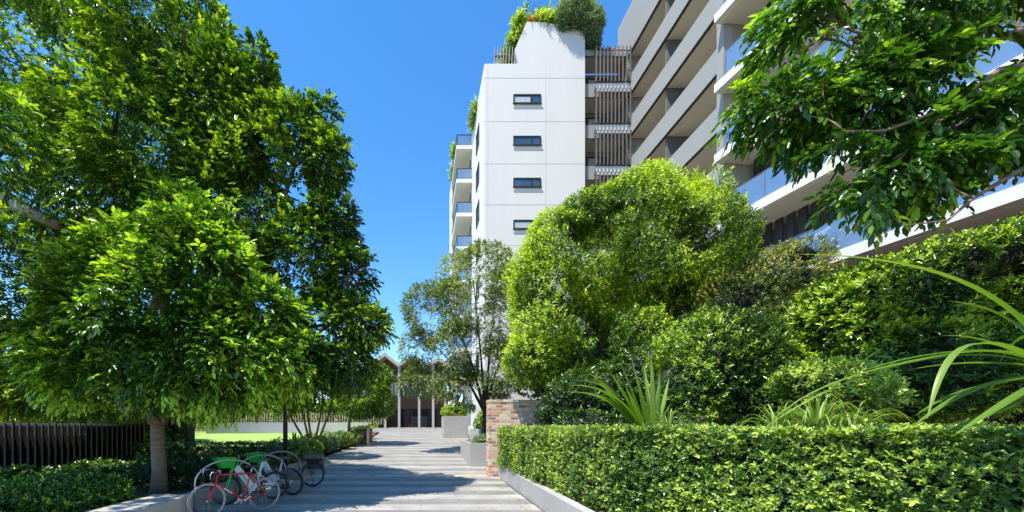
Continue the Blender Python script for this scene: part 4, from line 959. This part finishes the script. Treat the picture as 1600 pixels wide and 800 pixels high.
for i, (x, y, z, r, lab, m) in enumerate(mounds):
    bush('shrub', lab, 'shrub', [(x,y,z+.12,r*1.1,r*1.1,r*.85),(x-.5,y+.3,z+.05,r*.8,r*.9,r*.7)], 1100, dict(dk, ll=.085, new=.4, base_tone=.5), LM[m], seed=60+i, core=.64, group='shrubs along the left garden bed')
for i, (x, y, z, l, lab) in enumerate(((-4.95,15.2,.42,1.25,'spiky bright green yucca just right of the lamp post'),(-4.55,18.8,.5,1.0,'small yellow-green strap plant in front of the multi-stemmed tree'),(-4.0,29.0,1.0,1.2,'bright strap plant at the far end of the garden bed near the pavilion'))):
    tuft('strap_plant', lab, (x,y,z), 34, l, .09, LM['strap'], 'strap plant', 'strap plants along the left garden bed', spread=.9, arch=.55, tone=.5, seed=70+i)

# ------------------------------------------------------------------ trees and plants, right
blL = [ell(980,390,13.5,130,100,2.8), ell(900,420,13.2,85,85,2.2), ell(1070,390,13.4,90,88,2.4), ell(985,325,13.5,75,48,2.0), ell(855,490,12.9,62,85,1.7), ell(930,540,13.2,100,72,2.0),
       ell(1055,345,13.5,70,52,1.8), ell(1110,350,13.4,50,50,1.4), ell(875,370,13.2,50,42,1.3), ell(1030,520,13.2,100,80,2.0), ell(930,335,13.3,52,38,1.4), ell(830,555,12.7,40,40,1.1), ell(1120,430,13.2,50,62,1.4), ell(1150,370,13.2,26,24,.7)]
bL = Vector((7.2, 14.3, .8))
make_tree('lime_tree', 'big rounded tree with yellow-green new leaves in front of the grey wing', tuple(bL),
          [([bL, bL+Vector((-.2,0,1.6)), bL+Vector((-.4,-.2,3.5))], .2, .14),([bL+Vector((.1,0,.6)), bL+Vector((.9,-.1,2.4)), bL+Vector((1.6,-.3,4.4))], .14,.08)],
          blL, 29000, dict(nl=8, ll=.115, lw=.40, twig=.20, style='whorl', up=.55, droop=.2, new=1.25, base_tone=.38, tone_s=1.0), LM['lime'], M['barkd'], seed=81, bp=dict(gap=-.24, gs=1.6, rough=.36, inner=.36))
bO = Vector(((758-CX)/FPX*21, 21, .9))
stO = []
for (px, py, dd) in ((700,470,-.6),(740,440,.5),(775,450,0),(680,540,.3),(800,520,-.4)):
    e = at(px, py, 21+dd); stO.append(([bO+Vector((0,0,1.6)), (bO+Vector((0,0,2.4))).lerp(e,.35), e], .08, .025))
make_tree('feathery_tree', 'airy olive-green multi-branched tree in front of the white tower', tuple(bO), [([bO, bO+Vector((-.02,0,1.0)), bO+Vector((0,0,2.0))], .15, .13)]+stO,
          [ell(740,450,21,70,60,1.8), ell(690,490,20.8,62,52,1.7), ell(780,500,21,60,70,1.8), ell(720,540,21,80,55,1.9), ell(665,480,20.8,36,30,1.0), ell(690,590,20.6,55,32,1.3), ell(775,580,21,50,45,1.5), ell(760,410,21,40,30,1.1),ell(650,540,20.6,30,26,.9), ell(668,590,20.4,42,22,.9), ell(645,600,20.2,26,16,.7), ell(700,560,20.3,50,34,1.1), ell(725,480,20.6,60,50,1.6), ell(745,610,20.6,50,30,1.2)],
          8800, dict(nl=9, ll=.125, lw=.42, twig=.28, style='pinnate', up=.1, droop=.45, new=.35, base_tone=.42), LM['olive'], M['barkd'], seed=82, bp=dict(gap=-.12, gs=1.8, inner=.35), twigs=3)
sk = dict(nl=9, ll=.085, lw=.36, twig=.12, style='whorl', up=.75, droop=.0, new=.7, base_tone=.30, tone_var=.12, tone_s=2.4)
bush('shrub', 'dark fine-leaved shrub with bronze tips between the lime tree and the white balconies', 'shrub',
     [ell(1205,440,11.5,68,50,1.3), ell(1150,480,11.7,58,50,1.3), ell(1240,405,11.3,36,24,.8), ell(1200,520,11.3,82,60,1.4)], 6500, dict(sk, ll=.08), LM['orange'], seed=83, core=.66)
bush('shrub', 'rounded bright-tipped shrub in the middle of the right garden', 'shrub',
     [ell(1125,570,8.2,92,78,1.2), ell(1180,605,8.0,78,75,1.0), ell(1062,610,8.0,44,66,.8), ell(1140,525,8.3,62,42,.9), ell(1210,545,8.2,46,46,.8)], 6800, dict(sk, ll=.092), LM['shrub'], seed=84, oval=False, core=.72)
bush('shrub', 'tall glossy shrub with yellow tips filling the right edge below the white balconies', 'shrub',
     [ell(1400,480,6.9,110,70,1.1), ell(1490,430,6.7,90,58,1.0), ell(1320,510,7.1,55,70,.9), ell(1440,580,6.7,140,95,1.2), ell(1590,480,6.5,95,110,1.1), ell(1560,395,6.5,62,42,.8), ell(1365,445,7.0,50,34,.7), ell(1310,600,7.0,60,72,.8), ell(1700,520,6.3,120,170,1.3)], 11500, dict(sk, ll=.112, lw=.36), LM['shrub'], seed=85, oval=True, core=.72)
bush('shrub', 'small pale green shrub just behind the hedge, in front of the tall glossy shrub', 'shrub',
     [ell(1290,605,5.6,62,46,.55), ell(1330,610,5.5,45,42,.5)], 1700, dict(sk, ll=.07, new=1.1, base_tone=.5), LM['hedge'], seed=86, core=.66)
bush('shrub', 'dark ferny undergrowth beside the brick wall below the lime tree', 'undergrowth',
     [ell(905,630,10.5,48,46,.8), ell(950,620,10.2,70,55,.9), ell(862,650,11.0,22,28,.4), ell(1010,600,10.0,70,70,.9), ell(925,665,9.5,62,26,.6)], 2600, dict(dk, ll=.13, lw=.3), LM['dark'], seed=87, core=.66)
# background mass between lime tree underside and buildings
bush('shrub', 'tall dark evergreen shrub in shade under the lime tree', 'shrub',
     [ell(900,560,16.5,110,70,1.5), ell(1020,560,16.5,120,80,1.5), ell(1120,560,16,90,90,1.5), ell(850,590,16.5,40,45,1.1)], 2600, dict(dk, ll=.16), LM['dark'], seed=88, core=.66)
# planters' contents
bush('shrub', 'clipped green shrub filling the tall square grey planter box', 'shrub', [(2.3,30.6,3.0,.6,.8,.55),(3.1,30.6,3.05,.65,.8,.6)], 1500, dict(dk, ll=.10, new=.5, base_tone=.55), LM['behind'], seed=89, core=.64)
for x, lab in ((2.55,'left rust-red spiky bromeliad at the rim of the tall grey planter'),(3.3,'right rust-red spiky bromeliad at the rim of the tall grey planter')):
    tuft('bromeliad', lab, (x,29.98,2.45), 16, .4, .07, LM['rust'], 'bromeliad', 'red bromeliads in the tall planter', spread=.9, arch=.4, seed=int(x*10))
bush('shrub', 'upright glossy shrub between the tall planter box and the brick wall', 'shrub', [(4.5,25.4,2.1,.75,.9,1.0),(5.0,26.2,2.3,.9,1.0,1.2),(4.1,26.6,1.9,.45,.6,.8)], 1600, dict(dk, ll=.11, new=.6, base_tone=.5), LM['hedge'], seed=90, core=.64)
bush('shrub', 'low yellow-green shrub beside the brick wall above the grey planter', 'shrub', [(4.25,23.4,1.45,.4,.6,.35)], 420, dict(dk, ll=.1, new=.9, base_tone=.6), LM['lime'], seed=91, core=.7)
bush('shrub', 'dark blue-green shrub spilling from the waist-high planter by the handrail', 'shrub', [(2.9,17.6,1.15,.5,1.0,.3),(3.8,17.8,1.3,.6,1.0,.45)], 900, dict(dk, ll=.09, base_tone=.4), LM['grey'], seed=92, core=.7)
tuft('bromeliad', 'red-leaved bromeliad showing above the brick wall', (4.2,14.6,2.2), 26, .55, .08, LM['pink'], 'bromeliad', spread=.9, arch=.4, seed=9)
bush('shrub', 'low green shrub showing just above the brick wall coping', 'shrub', [(4.3,15.0,2.35,.9,.5,.42),(3.4,16,2.0,.5,.5,.4)], 650, dict(dk, ll=.09, new=.6, base_tone=.5), LM['behind'], seed=93, core=.7)
# strap-leaved cordyline
cbse = Vector((at(1022,668,6.6).x, 6.6, 1.15)); L = []; rn = random.Random(5)
def lf(tip, w_, tone, bend=.35, D=None, b=None):
    b = b or cbse; tip = Vector(tip); mid_ = b.lerp(tip, .5); mid_.z += bend*(tip-b).length
    L.append(([b, b.lerp(mid_, .7), mid_, tip], w_, tone))
for (px, py, D, bend) in ((885,602,5.9,.30),(893,594,6.1,.32),(900,612,6.0,.28),(884,612,5.8,.26),(915,582,6.3,.2),(905,600,5.7,.24),(968,562,6.5,.04),(985,556,6.6,.03),(1003,551,6.7,.02),(1015,553,6.4,.02),(1030,575,6.6,.0),(1022,572,6.2,.05),
                          (935,598,6.0,.12),(950,580,6.2,.1),(995,580,6.0,.02),(1040,600,6.6,.08),(1050,630,6.4,.25),(975,600,5.9,.06),(1008,568,6.9,.03),(940,610,5.9,.2),(955,605,6.8,.1),(1035,590,6.2,.03),(925,590,6.6,.22),(1045,590,6.9,.05)):
    lf(at(px+rn.uniform(-3,3), py, D), .098, .40+rn.gauss(0,.15), bend)
co = strap_object('leaves', L, LM['strap'], None, 12, tuple(cbse))
ce = empty('cordyline', tuple(cbse-Vector((0,0,.45))), 0, 'spiky strap-leaved plant rising behind the hedge in front of the lime tree', 'strap plant')
co.parent = ce; co.location = (0,0,.45)
MB().tube([(0,0,0),(.02,0,.3),(0,0,.5)], [.06,.05,.05], 9).build('stem', M['barkd'], ce)
for (px, py, D, l, nn, lab) in ((1045,668,6.2,.45,46,'fine grassy tuft just right of the spiky strap plant'),(1215,668,4.7,.42,70,'grassy tuft behind the hedge under the rounded shrub'),(1275,668,4.6,.5,80,'pale grassy tuft behind the hedge, middle of three tufts'),(1330,668,4.4,.42,60,'grassy tuft behind the hedge crossed by a long strap leaf')):
    b = at(px, py, D); b.z = 1.58; l *= 1.35; tuft('grass_tuft', lab, tuple(b), nn, l, .018, LM['strap'], 'grass tuft', 'grassy tufts behind the hedge', spread=1.0, arch=.9, tone=.55, seed=px)
# long flax leaves reaching in at the right
fb = at(1655, 585, 2.9); L = []
def fx(pts, w_, tone): L.append(([fb]+[at(*p) for p in pts], w_, tone))
fx([(1590,440,2.9),(1430,400,2.85),(1238,397,2.7)], .034, .46)
fx([(1560,500,2.8),(1420,590,2.6),(1300,560,2.5),(1195,668,2.5)], .036, .38)
fx([(1540,525,2.8),(1400,560,2.6),(1290,600,2.5),(1190,672,2.45)], .032, .5)
fx([(1560,520,2.7),(1470,500,2.45),(1470,600,2.4),(1448,655,2.4)], .046, .45)
fx([(1580,530,2.9),(1450,545,2.9),(1330,585,2.8)], .048, .18)
fx([(1560,590,2.7),(1500,610,2.6),(1420,672,2.5)], .065, .15)
fx([(1580,560,2.8),(1480,565,2.8),(1410,580,2.9)], .045, .35)
fx([(1600,610,2.7),(1560,640,2.5),(1490,680,2.4)], .06, .3)
fx([(1600,560,3.2),(1540,520,3.3),(1470,525,3.4)], .05, .3)
fx([(1620,500,3.1),(1580,470,3.2),(1545,500,3.3)], .05, .2)
fx([(1570,600,2.9),(1500,600,2.9),(1430,650,2.9)], .06, .12)
fx([(1590,640,2.8),(1540,650,2.7),(1470,678,2.6)], .065, .22)
fx([(1600,500,3.2),(1550,480,3.3),(1480,470,3.4)], .06, .15)
fx([(1640,520,3.0),(1600,500,3.1),(1560,570,3.2)], .08, .12)
fx([(1660,480,3.0),(1700,430,3.1),(1780,470,3.2)], .06, .4)
fo = strap_object('leaves', L, LM['strap'], None, 16, tuple(fb)); fe = empty('flax_plant', tuple(fb-Vector((0,0,1.75))), 0, 'long arching strap leaves of a flax plant reaching in over the near hedge', 'strap plant')
fo.parent = fe; fo.location = (0,0,1.75); MB().tube([(0,0,0),(.03,0,.9),(0,0,1.78)], [.09,.06,.055], 9).build('stem', M['barkd'], fe)
# overhanging tree at top right
bC = Vector((10.2, 5.2, .5)); D0 = 4.8
blC = [ell(1272,60,5.2,68,58,.7), ell(1182,158,5.2,40,30,.40), ell(1330,60,5.0,95,75,.8), ell(1335,165,4.8,72,62,.6), ell(1395,262,4.6,75,42,.5), ell(1490,205,4.6,80,55,.6), ell(1460,20,4.8,95,45,.7), ell(1590,10,4.8,70,40,.6),
       ell(1560,190,4.4,60,45,.5), ell(1300,245,4.7,32,24,.3), ell(1350,300,4.5,48,26,.35), ell(1650,130,4.8,50,90,.7), ell(1235,165,5.0,42,40,.45), ell(1400,130,4.8,50,42,.5), ell(1250,15,5.2,40,36,.5), ell(1440,275,4.5,50,28,.4)]
make_tree('overhanging_tree', 'broad-leaved tree branch hanging in from the top right over the garden', tuple(bC),
          [([bC, bC+Vector((-.2,0,2.5)), bC+Vector((-.6,0,5.0)), bC+Vector((-1.2,0,7.0))], .22, .12),
           ([bC+Vector((-.5,0,4.2)), at(1700,150,5.0), at(1590,50,4.8), at(1480,90,4.8), at(1400,100,4.8)], .09, .015),
           ([bC+Vector((-.5,0,4.0)), at(1680,90,4.6), at(1560,110,4.4), at(1480,170,4.4), at(1380,205,4.4), at(1320,205,4.4)], .05, .006),
           ([bC+Vector((-.4,0,3.6)), at(1690,220,4.4), at(1590,268,4.2), at(1520,310,4.2), at(1480,345,4.2), at(1410,352,4.2)], .04, .004)],
          blC, 2400, dict(nl=9, ll=.125, lw=.46, twig=.28, style='pinnate', up=.0, droop=.75, new=.22, base_tone=.36), LM['canopy'], M['bark'], oval=True, seed=95, bp=dict(gap=-.14, gs=2.2, inner=.35))
